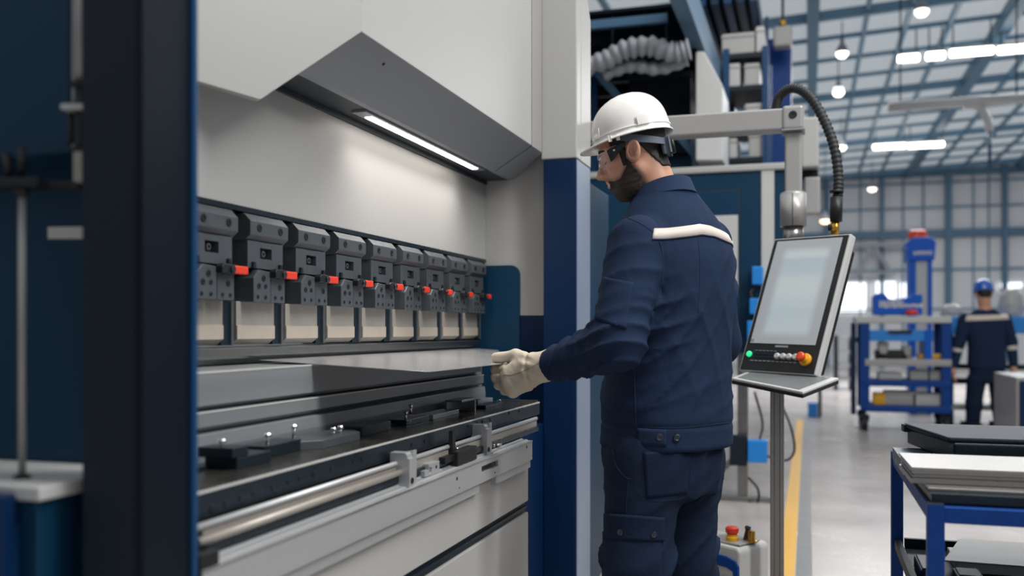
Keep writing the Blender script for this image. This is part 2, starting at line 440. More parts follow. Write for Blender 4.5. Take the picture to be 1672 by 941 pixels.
blk(-.95, -.905, 2.64, 2.80, zt, zt + .011, M['black'], 'guide_block'); blk(-.975, -.95, 2.70, 2.84, zt, zt + .02, M['bed'], 'guide_block')
for px, py, h in ((362, 722, .01), (437, 712, .016), (480, 698, .022), (545, 702, .016), (556, 699, .018), (567, 716, .008), (624, 703, .006), (663, 675, .020), (668, 690, .016), (671, 664, .018), (815, 655, .020)):
    p = onX(px, py, -.935); q = Vector((p.x, p.y, max(zt, p.z - h)))
    b = BM(); cyl(b, q, p, .0036, n=10); lathe(b, p - Vector((0, 0, .001)), (0, 0, 1), [(.0036, 0), (.0066, 0), (.0068, .004), (.005, .006), (0, .006)], 12); part('screw', b, M['chrome'], tp)
# gauge rails in front of the plate
for x, z, r, mm, ye in ((-.808, -.2735, .0055, 'alu', 2.84), (-.797, -.2905, .0062, 'punch', 1.86)):
    b = BM(); cyl(b, (x, 1.11, z), (x, ye, z), r, n=18); part('guide_rod', b, M[mm], PB)
b = BM(); box(b, -.835, -.80, 1.135, 2.84, -.311, -.298, .001); part('rod_tray', b, M['black'], PB)
b = BM(); box(b, -.835, -.806, 1.135, 2.84, -.298, -.2795, .001); part('rod_tray', b, M['punch'], PB)
# front beam
prof = [(-.77, -.321), (-.77, -.3765), (-.776, -.3765), (-.776, -.40), (-.835, -.40), (-.835, -.312), (-.812, -.312), (-.811, -.3155), (-.80, -.3155), (-.799, -.3185), (-.785, -.3185), (-.784, -.321)]
sl0, sl1 = 2.215, 2.345      # the slot
zs0, zs1 = -.352, -.336
b = BM()
profY(b, prof, 1.084, sl0, .0006); profY(b, prof, sl1, 2.665, .0006)
profY(b, [(-.77, -.321), (-.77, zs1), (-.80, zs1), (-.80, -.321)], sl0, sl1); profY(b, [(-.77, zs0), (-.77, -.3765), (-.80, -.3765), (-.80, zs0)], sl0, sl1); box(b, -.835, -.795, sl0, sl1, -.40, -.316)
fb = part('front_beam', b, M['alu'], PB, label='silver front beam with a slot')
b = BM(); box(b, -.7705, -.7685, 1.084, 2.665, -.3235, -.3212); part('beam_edge', b, M['steell'], fb)
for px, py in ((746, 782), (808, 757), (860, 730), (808, 772), (750, 797)):
    p = onX(px, py, -.77); b = BM(); socket_bolt(b, p, (1, 0, 0), .0042 if py not in (772, 797) else .002, .001); part('bolt', b, M['blk'], fb)
b = BM(); box(b, -.812, -.772, 1.082, 1.125, -.338, -.300, .002); part('beam_end_block', b, M['blk'], fb)
# brackets and carriages riding on the rods
def brk(y0, y1, x0=-.805, x1=-.762, top=-.235, bot=-.325):
    ym = y0 + (y1 - y0) * .56
    b = BM(); solid(b, [(x0, y0, bot), (x1, y0, bot), (x1, y0, top - .012), (x1 - .004, y0, top - .012), (x1 - .006, y0, top - .004), (x1 - .01, y0, top), (x0, y0, top)], (0, ym - y0, 0), .0008)
    solid(b, [(x0, ym + .001, bot), (x1 - .004, ym + .001, bot), (x1 - .004, ym + .001, top + .002), (x0, ym + .001, top - .006)], (0, y1 - ym, 0), .0008)
    r = part('gauge_bracket', b, M['alu'], fb)
    b = BM(); socket_bolt(b, (x1, y0 + .012, bot + .014), (1, 0, 0), .0065, .002); part('screw', b, M['blk'], r)
brk(1.785, 1.83, -.82, -.776, -.250, -.322); brk(2.315, 2.365, -.835, -.79, -.243, -.322)
b = BM(); box(b, -.825, -.782, 2.08, 2.215, -.318, -.284, .002); box(b, -.82, -.79, 2.02, 2.08, -.305, -.29, .001); cg = part('carriage', b, M['blk'], fb)
b = BM(); cyl(b, (-.80, 2.12, -.284), (-.80, 2.12, -.279), .006, n=12); part('screw', b, M['chrome'], cg)
b = BM(); box(b, -.808, -.79, 1.925, 1.985, -.318, -.292, .0015); box(b, -.806, -.79, 1.90, 1.93, -.317, -.304, .001); st = part('stop_block', b, M['alu'], fb)
b = BM(); socket_bolt(b, (-.79, 1.965, -.303), (1, 0, 0), .004, .001); part('screw', b, M['blk'], st)
b = BM(); cyl(b, (-.795, 1.93, -.322), (-.787, 1.925, -.300), .003, n=8); part('lever', b, M['chrome'], st)
b = BM(); cyl(b, (-.805, 2.44, -.311), (-.805, 2.44, -.306), .014, n=18); cyl(b, (-.80, 2.40, -.311), (-.80, 2.40, -.303), .004, n=10); part('cap', b, M['steell'], fb)
b = BM(); box(b, -.805, -.795, 2.08, 2.10, -.284, -.235, .001); part('post', b, M['blk'], fb)
# lower front panels
b = BM(); box(b, -.83, -.79, 1.084, 2.69, -.502, -.385, .0015); part('front_panel', b, M['white'], PB, label='upper white front panel')
b = BM(); box(b, -.83, -.79, 1.084, 2.69, FL + .02, -.536, .0015); part('front_panel', b, M['white'], PB, label='lower white front panel')
b = BM(); box(b, -.83, -.80, 1.084, 2.688, -.536, -.502); box(b, -.80, -.793, 1.084, 2.688, -.523, -.516); part('panel_groove', b, M['slate'], PB)
b = BM(); box(b, -1.3, -.84, 1.15, 2.68, FL, -.41); part('base_frame', b, M['navyd'], PB)
b = BM(); box(b, -.95, -.899, 2.76, 3.25, FL, -.33, .002); part('base_frame', b, M['navy'], PB)

# ------------------------------------------------------------------ fittings left of the near column
c0 = Vector((0, 0, 0))
b = BM(); box(b, -1.5, -.937, 1.03, 1.1145, .236, 1.4, .004); cab = thing('control_cabinet', 'navy control cabinet hung on the outer side of the near frame', 'cabinet', (-1.15, 1.07, .236))
part('body', b, M['teal'], cab)
b = BM(); box(b, -.9365, -.934, 1.032, 1.045, .24, 1.4); part('edge_strip', b, M['silver'], cab)
pp = thing('air_pipe', 'upright grey metal pipe with dark couplings beside the navy cabinet', 'pipe', W(133, 290, 1.27))
P0 = lambda y, dx=0: W(133 + dx, y, 1.23)
b = BM(); cyl(b, P0(140), P0(-80), .0075, n=16); part('tube', b, M['silver'], pp)
b = BM(); lathe(b, P0(240), (0, 0, 1), [(0, 0), (.009, 0), (.009, .04), (.0075, .048), (.0105, .05), (.0105, .058), (.008, .062), (.008, .075), (.012, .077), (.012, .084), (0, .084)], 16); part('coupling', b, M['blk'], pp)
b = BM(); obox(b, P0(178, -4), Vector((CS, SN, 0)), Vector((-SN, CS, 0)), Vector((0, 0, 1)), .036, .03, .008, .002); part('clip', b, M['pgrey'], pp)
b = BM(); cyl(b, P0(235, -17), P0(185, -17), .004, n=10); part('stem', b, M['blk'], pp)
b = BM(); obox(b, P0(272, 2), Vector((CS, SN, 0)), Vector((-SN, CS, 0)), Vector((0, 0, 1)), .018, .018, .042, .002); part('fitting', b, M['punch'], pp)
b = BM(); obox(b, P0(246, 8), Vector((CS, SN, 0)), Vector((-SN, CS, 0)), Vector((0, 0, 1)), .036, .02, .006, .001); obox(b, P0(275, 14), Vector((CS, SN, 0)), Vector((-SN, CS, 0)), Vector((0, 0, 1)), .008, .03, .05, .001); part('bracket', b, M['blk'], pp)
rd = thing('support_rod', 'thin steel rod standing on the grey ledge under the cabinet', 'rod', W(36, 780, 1.22))
b = BM(); cyl(b, W(36, 778, 1.22), W(36, 312, 1.22), .0047, n=14); part('shaft', b, M['silver'], rd)
b = BM(); lathe(b, W(36, 782, 1.22), (0, 0, 1), [(0, 0), (.011, 0), (.011, .003), (.006, .006), (0, .006)], 16); part('foot', b, M['blk'], rd)
b = BM(); obox(b, W(20, 300, 1.22), Vector((CS, SN, 0)), Vector((-SN, CS, 0)), Vector((0, 0, 1)), .08, .03, .012, .002); cyl(b, W(36, 320, 1.22), W(36, 300, 1.22), .009, n=12); obox(b, W(92, 304, 1.26), Vector((CS, SN, 0)), Vector((-SN, CS, 0)), Vector((0, 0, 1)), .07, .02, .010, .002); hd = part('cross_arm', b, M['blk'], rd)
b = BM(); cyl(b, W(16, 300, 1.235), W(10, 250, 1.235), .006, n=10); cyl(b, W(33, 300, 1.235), W(36, 240, 1.235), .005, n=10); part('strut', b, M['blk'], hd)
b = BM(); box(b, -1.5, -.889, .927, 1.114, -.208, -.19, .003); lg = thing('side_ledge', 'grey topped ledge on a navy pedestal outside the near column', 'ledge', (-1.1, 1.02, FL))
part('top', b, M['pgrey'], lg)
b = BM(); box(b, -1.5, -.9, .935, 1.113, FL, -.208, .002); part('pedestal', b, M['teal'], lg)
b = BM(); box(b, -1.5, -.925, .905, .934, FL, -.2, .002); part('front_plate', b, M['navy'], lg)
b = BM(); solid(b, [onY(78, 371, 1.1135), onY(139, 370, 1.1135), onY(139, 390, 1.1135), onY(78, 390, 1.1135)], (0, .0012, 0)); solo('label_plate', b, M['lab'], 'blank white label plate on the navy side frame', 'label')

# ------------------------------------------------------------------ clamps and punches
ORD = ['first', 'second', 'third', 'fourth', 'fifth', 'sixth', 'seventh', 'eighth', 'ninth']
XC = -1.12
YR = [3.273 - .197 * (8 - i) for i in range(9)]
CW = .152
def make_clamp(yl):
    t = thing('tool_clamp', '', 'tool clamp', (XC, yl, .06), 'red levered tool clamps under the ram')
    X = lambda v: XC + v
    b = BM(); profY(b, [(X(-.016), .2486), (X(0), .232), (X(0), .203), (X(-.014), .191), (X(-.075), .191), (X(-.075), .2486)], yl, yl + CW, .0012); ub = part('upper_block', b, M['clamp'], t)
    for y in (.034, .118):
        b = BM(); socket_bolt(b, (X(0), yl + y, .219), (1, 0, 0), .0088, .0015); part('bolt', b, M['blk'], ub)
    b = BM(); z0, z1 = .133, .191
    ya, yb, sa, sb = .002, .142, .050, .096
    box(b, X(-.07), X(-.008), yl + ya, yl + sa, z0, z1, .001); box(b, X(-.07), X(-.008), yl + sb, yl + yb, z0, z1, .001)
    box(b, X(-.07), X(-.0082), yl + sa - .002, yl + sb + .002, z0 + .0005, .155); box(b, X(-.07), X(-.0082), yl + sa - .002, yl + sb + .002, .178, z1 - .0005); box(b, X(-.07), X(-.03), yl + sa - .002, yl + sb + .002, .154, .179)
    mb = part('middle_block', b, M['clamp'], t)
    b = BM(); box(b, X(-.0305), X(-.029), yl + sa, yl + sb, .155, .178); part('slot', b, M['hole'], mb)
    b = BM(); socket_bolt(b, (X(-.022), yl + .066, .166), (1, 0, 0), .0075, .012); part('bolt', b, M['steel'], mb)
    for y in (.02, .126):
        b = BM(); solid(b, [(X(-.008), yl + y - .006, .133), (X(-.008), yl + y + .006, .133), (X(-.008), yl + y + .004, .146), (X(-.008), yl + y - .004, .146)], (.006, 0, 0)); part('lug', b, M['black'], mb)
    b = BM(); solid(b, [(X(0), yl + .012, .0612), (X(0), yl + .078, .0612), (X(0), yl + .078, .127), (X(0), yl + .032, .13), (X(0), yl + .012, .112)], (-.05, 0, 0), .0012); j1 = part('jaw', b, M['clamp'], t)
    for y, z, r in ((.05, .112, .0072), (.032, .095, .0066), (.058, .095, .0055), (.028, .072, .0045), (.058, .072, .0045)):
        b = BM(); socket_bolt(b, (X(0), yl + y, z), (1, 0, 0), r, .0012); part('bolt', b, M['blk'], j1)
    b = BM(); box(b, X(-.052), X(-.001), yl + .081, yl + .139, .0612, .12, .0012); j2 = part('jaw', b, M['clamp'], t)
    for y, z, r in ((.118, .095, .0066), (.098, .072, .0045), (.125, .072, .0045)):
        b = BM(); socket_bolt(b, (X(-.001), yl + y, z), (1, 0, 0), r, .0012); part('bolt', b, M['blk'], j2)
    b = BM(); solid(b, [(X(0), yl + .074, .115), (X(0), yl + .118, .113), (X(0), yl + .118, .133), (X(0), yl + .08, .134), (X(0), yl + .074, .128)], (.016, 0, 0), .002); lv = part('lever', b, M['blk'], t)
    b = BM(); cyl(b, (X(.016), yl + .108, .123), (X(.0195), yl + .108, .123), .007, n=14); part('pivot', b, M['bolt'], lv)
    b = BM(); box(b, X(.002), X(.016), yl + .114, yl + .166, .115, .132, .003); part('red_grip', b, M['red'], lv, label='red grip')
    b = BM(); box(b, X(-.10), X(-.04), yl - .028, yl - .002, .075, .185, .002); part('backing_bar', b, M['gap'], t)
    return t
def make_punch(yl):
    t = thing('punch', '', 'punch tool', (-1.16, yl, -.03), 'steel punches hanging from the tool clamps')
    b = BM(); profY(b, [(-1.152, .062), (-1.152, .012), (-1.150, .0105), (-1.150, -.018), (-1.166, -.030), (-1.178, -.030), (-1.178, .062)], yl - .004, yl + .144, .0006); part('blade', b, M['punch'], t)
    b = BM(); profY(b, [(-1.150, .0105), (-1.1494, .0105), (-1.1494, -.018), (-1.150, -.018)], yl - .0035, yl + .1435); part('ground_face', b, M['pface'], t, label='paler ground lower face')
    b = BM(); box(b, -1.19, -1.157, yl + .146, yl + .176, -.031, .0612, .001); part('spacer', b, M['gap'], t)
    b = BM(); box(b, -1.18, -1.152, yl + .176, yl + .184, -.031, .0612, .001); part('spacer', b, M['clamp'], t)
    return t
c0 = make_clamp(YR[0] - CW); p0 = make_punch(YR[0] - CW)
where = ['nearest the navy column at the near end', '', '', '', '', '', '', '', 'at the far end wall']
for i in range(9):
    dy = YR[i] - YR[0]
    c = c0 if i == 0 else copy_tree(c0, None, (0, dy, 0)); p = p0 if i == 0 else copy_tree(p0, None, (0, dy, 0))
    c['label'] = f'{ORD[i]} black tool clamp with red lever, counted from the navy near column'
    p['label'] = f'{ORD[i]} steel punch plate under the clamps, counted from the navy near column'
b = BM(); profY(b, [(-1.158, -.035), (-1.155, -.038), (-1.155, -.054), (-1.158, -.0597), (-1.20, -.0597), (-1.20, -.0732), (-1.29, -.0732), (-1.29, -.035), (-1.225, -.035), (-1.215, -.048), (-1.205, -.035)], 1.135, 3.30, .0006)
solo('die_bar', b, M['steel'], 'long grooved steel die bar lying on the bed beneath the punches', 'die')
# the sheet being bent
def sz(x): return -.0848 + (-.75 - x) * .0517
poly = [(-.75, 1.82), (-.75, 2.36), (-1.05, 3.2), (-1.149, 3.24), (-1.149, 1.82)]
b = BM(); solid(b, [(x, y, sz(x)) for x, y in poly], (0, 0, -.0014), .0003)
solo('metal_sheet', b, M['sheet'], 'flat shiny metal sheet fed into the press and held by the worker', 'metal sheet')
# ================================================================== people
def skin_mat():
    m = mat('skin', '#c4937a', .5, 0, .12, 500, .06, 30)
    bs = m.node_tree.nodes['Principled BSDF']; bs.inputs['Subsurface Weight'].default_value = .12
    bs.inputs['Subsurface Radius'].default_value = (.01, .004, .002)
    nt = m.node_tree; at = nt.nodes.new('ShaderNodeAttribute'); at.attribute_name = 'stubble'
    ns = nt.nodes.new('ShaderNodeTexNoise'); ns.inputs['Scale'].default_value = 420; tc = [x for x in nt.nodes if x.type == 'TEX_COORD'][0]; nt.links.new(tc.outputs['Object'], ns.inputs['Vector'])
    ad = nt.nodes.new('ShaderNodeMath'); ad.operation = 'MULTIPLY_ADD'; nt.links.new(ns.outputs['Fac'], ad.inputs[0]); ad.inputs[1].default_value = .9; ad.inputs[2].default_value = .45
    mu = nt.nodes.new('ShaderNodeMath'); mu.operation = 'MULTIPLY'; mu.use_clamp = True; nt.links.new(at.outputs['Fac'], mu.inputs[0]); nt.links.new(ad.outputs[0], mu.inputs[1])
    mx = nt.nodes.new('ShaderNodeMix'); mx.data_type = 'RGBA'; old = bs.inputs['Base Color'].links[0].from_socket
    nt.links.new(mu.outputs[0], mx.inputs['Factor']); nt.links.new(old, mx.inputs['A']); mx.inputs['B'].default_value = lin('#2c211b'); nt.links.new(mx.outputs['Result'], bs.inputs['Base Color']); return m
def cloth(name, col, scale=900):
    m = mat(name, col, .85, 0, .25, scale, .1, 14, spec=.15)
    nt = m.node_tree; b = nt.nodes['Principled BSDF']; bp = [n for n in nt.nodes if n.type == 'BUMP'][0]
    n = nt.nodes.new('ShaderNodeTexNoise'); n.inputs['Scale'].default_value = 16; n.inputs['Detail'].default_value = 3; n.inputs['Distortion'].default_value = .8
    mp = nt.nodes.new('ShaderNodeMapping'); mp.inputs['Scale'].default_value = (1, 1, .8)
    tc = [x for x in nt.nodes if x.type == 'TEX_COORD'][0]
    nt.links.new(tc.outputs['Object'], mp.inputs['Vector']); nt.links.new(mp.outputs['Vector'], n.inputs['Vector'])
    b2 = nt.nodes.new('ShaderNodeBump'); b2.inputs['Strength'].default_value = .3; b2.inputs['Distance'].default_value = .012
    nt.links.new(n.outputs['Fac'], b2.inputs['Height']); nt.links.new(bp.outputs['Normal'], b2.inputs['Normal']); nt.links.new(b2.outputs['Normal'], b.inputs['Normal'])
    return m
M['skin'] = skin_mat()
M['jacket'] = cloth('navy_twill', '#1c2b44'); M['trouser'] = cloth('navy_trouser_twill', '#17253a')
M['stripe'] = mat('reflective_tape', '#c9bfb6', .5, 0, .1, 900)
M['helmet'] = mat('white_shell', '#eceae6', .2, 0, 0, coat=.4); M['helmetb'] = mat('blue_shell', '#1559b8', .25, coat=.4)
M['strap'] = mat('grey_harness', '#55606c', .55); M['hair'] = mat('black_hair', '#15120f', .6, 0, .5, 700, .2, 60, (1, 1, .25))
M['beard'] = mat('dark_beard', '#2a201b', .75, 0, .6, 900, .3, 120)
M['glove'] = mat('cream_leather', '#c4b8a6', .75, 0, .35, 260, .12, 30)
M['thread'] = mat('dark_seam', '#10203c', .9)
def lens_mat():
    m = bpy.data.materials.new('clear_lens'); m.use_nodes = True; nt = m.node_tree; nt.nodes.clear()
    o = nt.nodes.new('ShaderNodeOutputMaterial'); mx = nt.nodes.new('ShaderNodeMixShader'); t = nt.nodes.new('ShaderNodeBsdfTransparent'); g = nt.nodes.new('ShaderNodeBsdfGlossy')
    g.inputs['Roughness'].default_value = .06; t.inputs['Color'].default_value = (.985, .99, .995, 1)
    lw_ = nt.nodes.new('ShaderNodeLayerWeight'); lw_.inputs['Blend'].default_value = .35; pw_ = nt.nodes.new('ShaderNodeMath'); pw_.operation = 'POWER'; pw_.inputs[1].default_value = 3; nt.links.new(lw_.outputs['Facing'], pw_.inputs[0]); fr = nt.nodes.new('ShaderNodeMath'); fr.operation = 'MULTIPLY_ADD'; fr.inputs[1].default_value = .35; fr.inputs[2].default_value = .05; nt.links.new(pw_.outputs[0], fr.inputs[0])
    nt.links.new(fr.outputs[0], mx.inputs[0]); nt.links.new(t.outputs[0], mx.inputs[1]); nt.links.new(g.outputs[0], mx.inputs[2]); nt.links.new(mx.outputs[0], o.inputs['Surface'])
    return m
M['lens'] = lens_mat()
HS = .893
def head_frame(org, fwd, pitch, roll=0):
    f0 = Vector(fwd); f0.z = 0; f0.normalize(); l0 = Vector((-f0.y, f0.x, 0)); up = Vector((0, 0, 1))
    f = f0 * math.cos(pitch) - up * math.sin(pitch); u = up * math.cos(pitch) + f0 * math.sin(pitch)
    m = Matrix.Identity(4)
    for i in range(3): m[i][0], m[i][1], m[i][2], m[i][3] = f[i] * HS, l0[i] * HS, u[i] * HS, org[i]
    return m
def head_sdf(p, neck, noear=False):
    a = np.abs(p[..., 1]); q = np.stack([p[..., 0], a, p[..., 2]], -1)
    d = ell(q, (-.006, 0, .052), (.094, .077, .092))
    d = smin(d, ell(q, (.032, 0, -.03), (.058, .056, .085)), .03)
    d = smin(d, cone(q, (.03, .022, -.083), (.062, 0, -.093), .026, .020), .025)
    d = smin(d, cone(q, (-.002, .046, -.045), (.04, .03, -.085), .022, .02), .03)
    d = smin(d, cone(q, (.082, 0, .038), (.062, .048, .036), .013, .012), .014)
    d = smin(d, ell(q, (.058, .044, -.008), (.026, .022, .018)), .02)
    d = smax(d, -ell(q, (.094, .030, .010), (.018, .020, .014)), .012)
    d = smin(d, np.linalg.norm(q - np.array((.072, .030, .010), np.float32), axis=-1) - .0125, .004)
    d = smin(d, cone(q, (.086, 0, .022), (.113, 0, -.0235), .008, .0105), .009)
    d = smin(d, ell(q, (.099, .011, -.028), (.013, .008, .009)), .006)
    d = smin(d, ell(q, (.084, 0, -.034), (.016, .017, .018)), .006); d = smin(d, cone(q, (.086, .007, -.012), (.090, .009, -.030), .011, .010), .005)
    d = smin(d, ell(q, (.083, 0, -.052), (.012, .022, .016)), .012)
    d = smin(d, cone(q, (.095, 0, -.047), (.084, .020, -.052), .0055, .003), .005)
    d = smin(d, cone(q, (.094, 0, -.061), (.083, .018, -.058), .0062, .003), .005)
    d = smax(d, -cone(q, (.103, 0, -.0545), (.084, .022, -.056), .0022, .001), .003)
    # ears
    if noear:
        for a_, b_, ra, rb in neck: d = smin(d, cone(p, a_, b_, ra, rb), .016)
        return d
    e = q - np.array((-.002, .083, .001), np.float32)
    er = np.stack([e[..., 0] * .95 + e[..., 2] * .25, e[..., 1] * .92 + e[..., 0] * .28, e[..., 2] * .97 - e[..., 0] * .2], -1)
    ear = ell(er, (0, 0, 0), (.0215, .0105, .034))
    ear = smax(ear, -ell(er, (.002, .009, .005), (.0125, .0105, .023)), .003)
    ear = smin(ear, cone(er, (-.006, .003, .016), (-.008, .004, -.012), .0028, .0028), .003)
    ear = smin(ear, ell(er, (.012, .0, -.002), (.005, .006, .008)), .004)
    d = smin(d, ear, .006)
    d = smax(d, -ell(er, (.0025, .008, .003), (.0115, .012, .020)), .002); d = smin(d, cone(er, (-.004, .003, .014), (-.0075, .004, -.010), .003, .003), .003)
    for a_, b_, ra, rb in neck: d = smin(d, cone(p, a_, b_, ra, rb), .016)
    return d
def beard_edges(x, z):
    upper = z - np.interp(x, [-.02, .012, .030, .055, .074, .09, .115], [.022, .006, -.026, -.050, -.050, -.041, -.040])
    back = (.006 - x) - np.clip((-.03 - z), -.02, .04) * .45
    return upper, back
def beard_paint(me):
    n = len(me.vertices); co = np.empty(n * 3); me.vertices.foreach_get('co', co); co = co.reshape(-1, 3); x, y, z = co.T
    up, bk = beard_edges(x, z); d = np.maximum(up, bk); lip = ((x - .094) / .03) ** 2 + (y / .0185) ** 2 + ((z + .0545) / .011) ** 2
    v = np.clip(.5 - d / .016, 0, 1) * np.clip((lip - .8) * 2, 0, 1) * np.clip((z + .125) / .02, 0, 1)
    nape = np.clip((-x - .035) / .03, 0, 1) * np.clip((z + .075) / .03, 0, 1) * (np.abs(y) < .07)
    v = np.maximum(v, nape * .55)
    at = me.attributes.new('stubble', 'FLOAT', 'POINT'); at.data.foreach_set('value', v.astype(np.float32))
def add_head(person, mtx, neckw, lo, h=.0035, face=True):
    inv = mtx.inverted(); nl = [(tuple(inv @ Vector(a)), tuple(inv @ Vector(b)), ra / HS, rb / HS) for a, b, ra, rb in neckw]
    g, o = grid(lo, (.135, .1, .165), h)
    me = nets(head_sdf(g, nl), o, h); relax(me, 1, .4); beard_paint(me); me.transform(mtx); me.materials.append(M['skin'])
    body = part('body', me, None, person)
    # hair: a close cropped cap on the skull with sideburns
    g, o = grid((-.13, -.1, -.075), (.10, .1, .16), h)
    a = np.abs(g[..., 1]); q = np.stack([g[..., 0], a, g[..., 2]], -1)
    d = smin(ell(q, (-.006, 0, .052), (.0985, .0822, .097)), head_sdf(np.stack([g[..., 0], np.minimum(np.abs(g[..., 1]), 9), g[..., 2]], -1), nl, True) - .0035, .006)
    d = d + .0012 * wob(g, 260, 5)
    line = smin(np.where(g[..., 0] > -.03, (.048 - g[..., 2]) , -1), g[..., 0] * 0 + 1, .001)
    keep = np.maximum(.038 - g[..., 2] - np.clip((-g[..., 0] - .012) * 1.7, 0, .098), g[..., 0] - .058)
    side = np.maximum(np.abs(g[..., 0] - .027) - .011, np.maximum(-.026 - g[..., 2], g[..., 2] - .09))
    keep = np.minimum(keep, side)
    d = smax(d, keep, .006)
    me = nets(d, o, h); relax(me, 1, .3); me.transform(mtx); me.materials.append(M['hair']); part('hair', me, None, person)
    if face:
        hb = .0024
        g, o = grid((-.02, -.085, -.135), (.115, .085, .01), hb)
        d = head_sdf(g, []) - .0016 - .0014 * wob(g, 420, 9)
        x, z, a = g[..., 0], g[..., 2], np.abs(g[..., 1])
        upper, back = beard_edges(x, z); upper = upper + .004; back = back + .005
        lip = ell(np.stack([x, a, z], -1), (.094, 0, -.0545), (.03, .0185, .0115))
        cheek = (.006 + .0 * z) - a * 0
        d = smax(smax(d, smax(upper, back, .006), .003), -lip, .003)
        me = nets(d, o, hb); relax(me, 1, .3); me.transform(mtx); me.materials.append(M['beard']); part('beard', me, None, person)
        b = BM()
        for s in (1, -1):
            tube(b, [mtx @ Vector(v) for v in ((.094, .012 * s, .036), (.091, .03 * s, .042), (.074, .05 * s, .036))], .004, 8, [.0025, .0036, .0015])
        part('eyebrow', b, M['hair'], person)
        b = BM()
        for s in (1, -1):
            tube(b, [mtx @ Vector(v) for v in ((.0825, .018 * s, .004), (.0848, .026 * s, .0035), (.084, .034 * s, .004), (.079, .042 * s, .006))], .001, 6, [.0006, .0011, .0012, .0007])
        part('eyelash', b, M['hair'], person)
    return body
def add_helmet(person, mtx, m, label, detail=True):
    """hard hat in head coordinates: shell with brim, crown ridge, harness band and knob"""
    n = 64; b = BM()
    tilt = .06
    def rim(a):        # brim lip outline
        c, s = math.cos(a), math.sin(a)
        pk = max(0, c) ** 3
        return (.0 + c * (.121 + .036 * pk), s * .113, .043 - .004 * c - .002 * pk)
    def base(a): return (.0 + math.cos(a) * .1145, math.sin(a) * .1035, .056 - .003 * math.cos(a))
    rows = []
    K = 12
    for k in range(K + 1):
        t = k / K * math.pi / 2; R = math.sin(t) ** .92; Z = math.cos(t) ** .86 if k < K else 0
        row = []
        for i in range(n):
            a = 2 * math.pi * i / n; x, y, z = base(a)
            top = .176
            px, py, pz = x * R - .012 * (1 - R), y * R, z + (top - z) * Z
            rg = 0
            if k < K - 1:
                rg = .0035 * math.exp(-((py / .014) ** 2)) + .002 * (math.exp(-(((py - .04) / .007) ** 2)) + math.exp(-(((py + .04) / .007) ** 2)))
                rg *= max(0, min(1, (Z - .15) * 3))
            row.append(Vector((px, py, pz + rg)))
        rows.append(row)
    for f_, dz in ((.15, -.004), (.75, -.0035), (1.0, 0), (1.0, -.003), (.8, -.0068), (.05, -.009)):
        row = []
        for i in range(n):
            a = 2 * math.pi * i / n; p, q = Vector(base(a)), Vector(rim(a)); v = p.lerp(q, f_); v.z += dz; row.append(v)
        rows.append(row)
    for k in range(K, -1, -1):        # inner skin
        row = [Vector((v.x * .955, v.y * .955, v.z - .0045 - .003 * (1 if k < K else 0))) for v in rows[k]]
        rows.append(row)
    vs = [[b.verts.new(mtx @ v) for v in r] for r in rows]
    fs = []
    for r0, r1 in zip(vs, vs[1:]):
        for i in range(n): fs.append(b.faces.new((r0[i], r0[(i + 1) % n], r1[(i + 1) % n], r1[i])))
    for f in fs: f.smooth = True
    bmesh.ops.remove_doubles(b, verts=b.verts, dist=1e-5); bmesh.ops.recalc_face_normals(b, faces=b.faces)
    hat = part('hard_hat', b, m, person, label=label)
    if not detail: return hat
    # raised rain gutter band and accessory slots
    b = BM()
    tube(b, [mtx @ (Vector(base(2 * math.pi * i / 48)) * 1.004 + Vector((0, 0, .004))) for i in range(49)], .0022, 8); part('band', b, m, hat)
    for a0 in (.62, -.62 + 2 * math.pi, 1.95, -1.95 + 2 * math.pi):
        g = []; b = BM()
        for i in range(5):
            row = []
            for j in range(7):
                a = a0 + (j - 3) * .05; x, y, z = base(a); t = math.asin(1) - i * .045; R = math.sin(t) ** .92; Z = max(0, math.cos(t)) ** .86
                row.append(b.verts.new(mtx @ Vector((x * R * 1.03 - .012 * (1 - R), y * R * 1.03, z + (.176 - z) * Z + .002))))
            g.append(row)
        for r0, r1 in zip(g, g[1:]):
            for j in range(6): b.faces.new((r0[j], r0[j + 1], r1[j + 1], r1[j]))
        bmesh.ops.recalc_face_normals(b, faces=b.faces)
        bmesh.ops.solidify(b, geom=list(b.faces), thickness=.002); part('slot_boss', b, m, hat, smooth=False)
    # harness band round the back of the head
    b = BM(); rows = []
    for k in range(41):
        s = -1 + 2 * k / 40; a = math.pi + s * 2.05
        w = .013 - .004 * math.cos(s * 1.4); zc = .040 - .036 * math.cos(s * 1.5) + .012 * abs(s) ** 3
        c, sn = math.cos(a), math.sin(a)
        rows.append([Vector((-.004 + c * r * .97, sn * r * .80, zc + dz)) for r, dz in ((.109, -w), (.109, w), (.1055, w), (.1055, -w))])
    vs = [[b.verts.new(mtx @ v) for v in r] for r in rows]
    for r0, r1 in zip(vs, vs[1:]):
        for i in range(4): b.faces.new((r0[i], r0[(i + 1) % 4], r1[(i + 1) % 4], r1[i]))
    b.faces.new(vs[0]); b.faces.new(list(reversed(vs[-1]))); bmesh.ops.recalc_face_normals(b, faces=b.faces)
    part('harness_band', b, M['strap'], hat)
    R3 = mtx.to_3x3()
    b = BM(); e = lambda v: (R3 @ Vector(v)).normalized()
    obox(b, mtx @ Vector((-.092, .016, -.004)), e((1, 0, 0)), e((0, 1, 0)), e((0, 0, 1)), .016, .062, .034, .004); kn = part('ratchet_housing', b, M['strap'], hat)
    b = BM(); lathe(b, mtx @ Vector((-.100, .006, -.004)), e((-1, 0, .05)), [(.018, 0), (.019, .003), (.019, .011), (.016, .014), (0, .0145)], 20); part('ratchet_knob', b, M['blk'], kn)
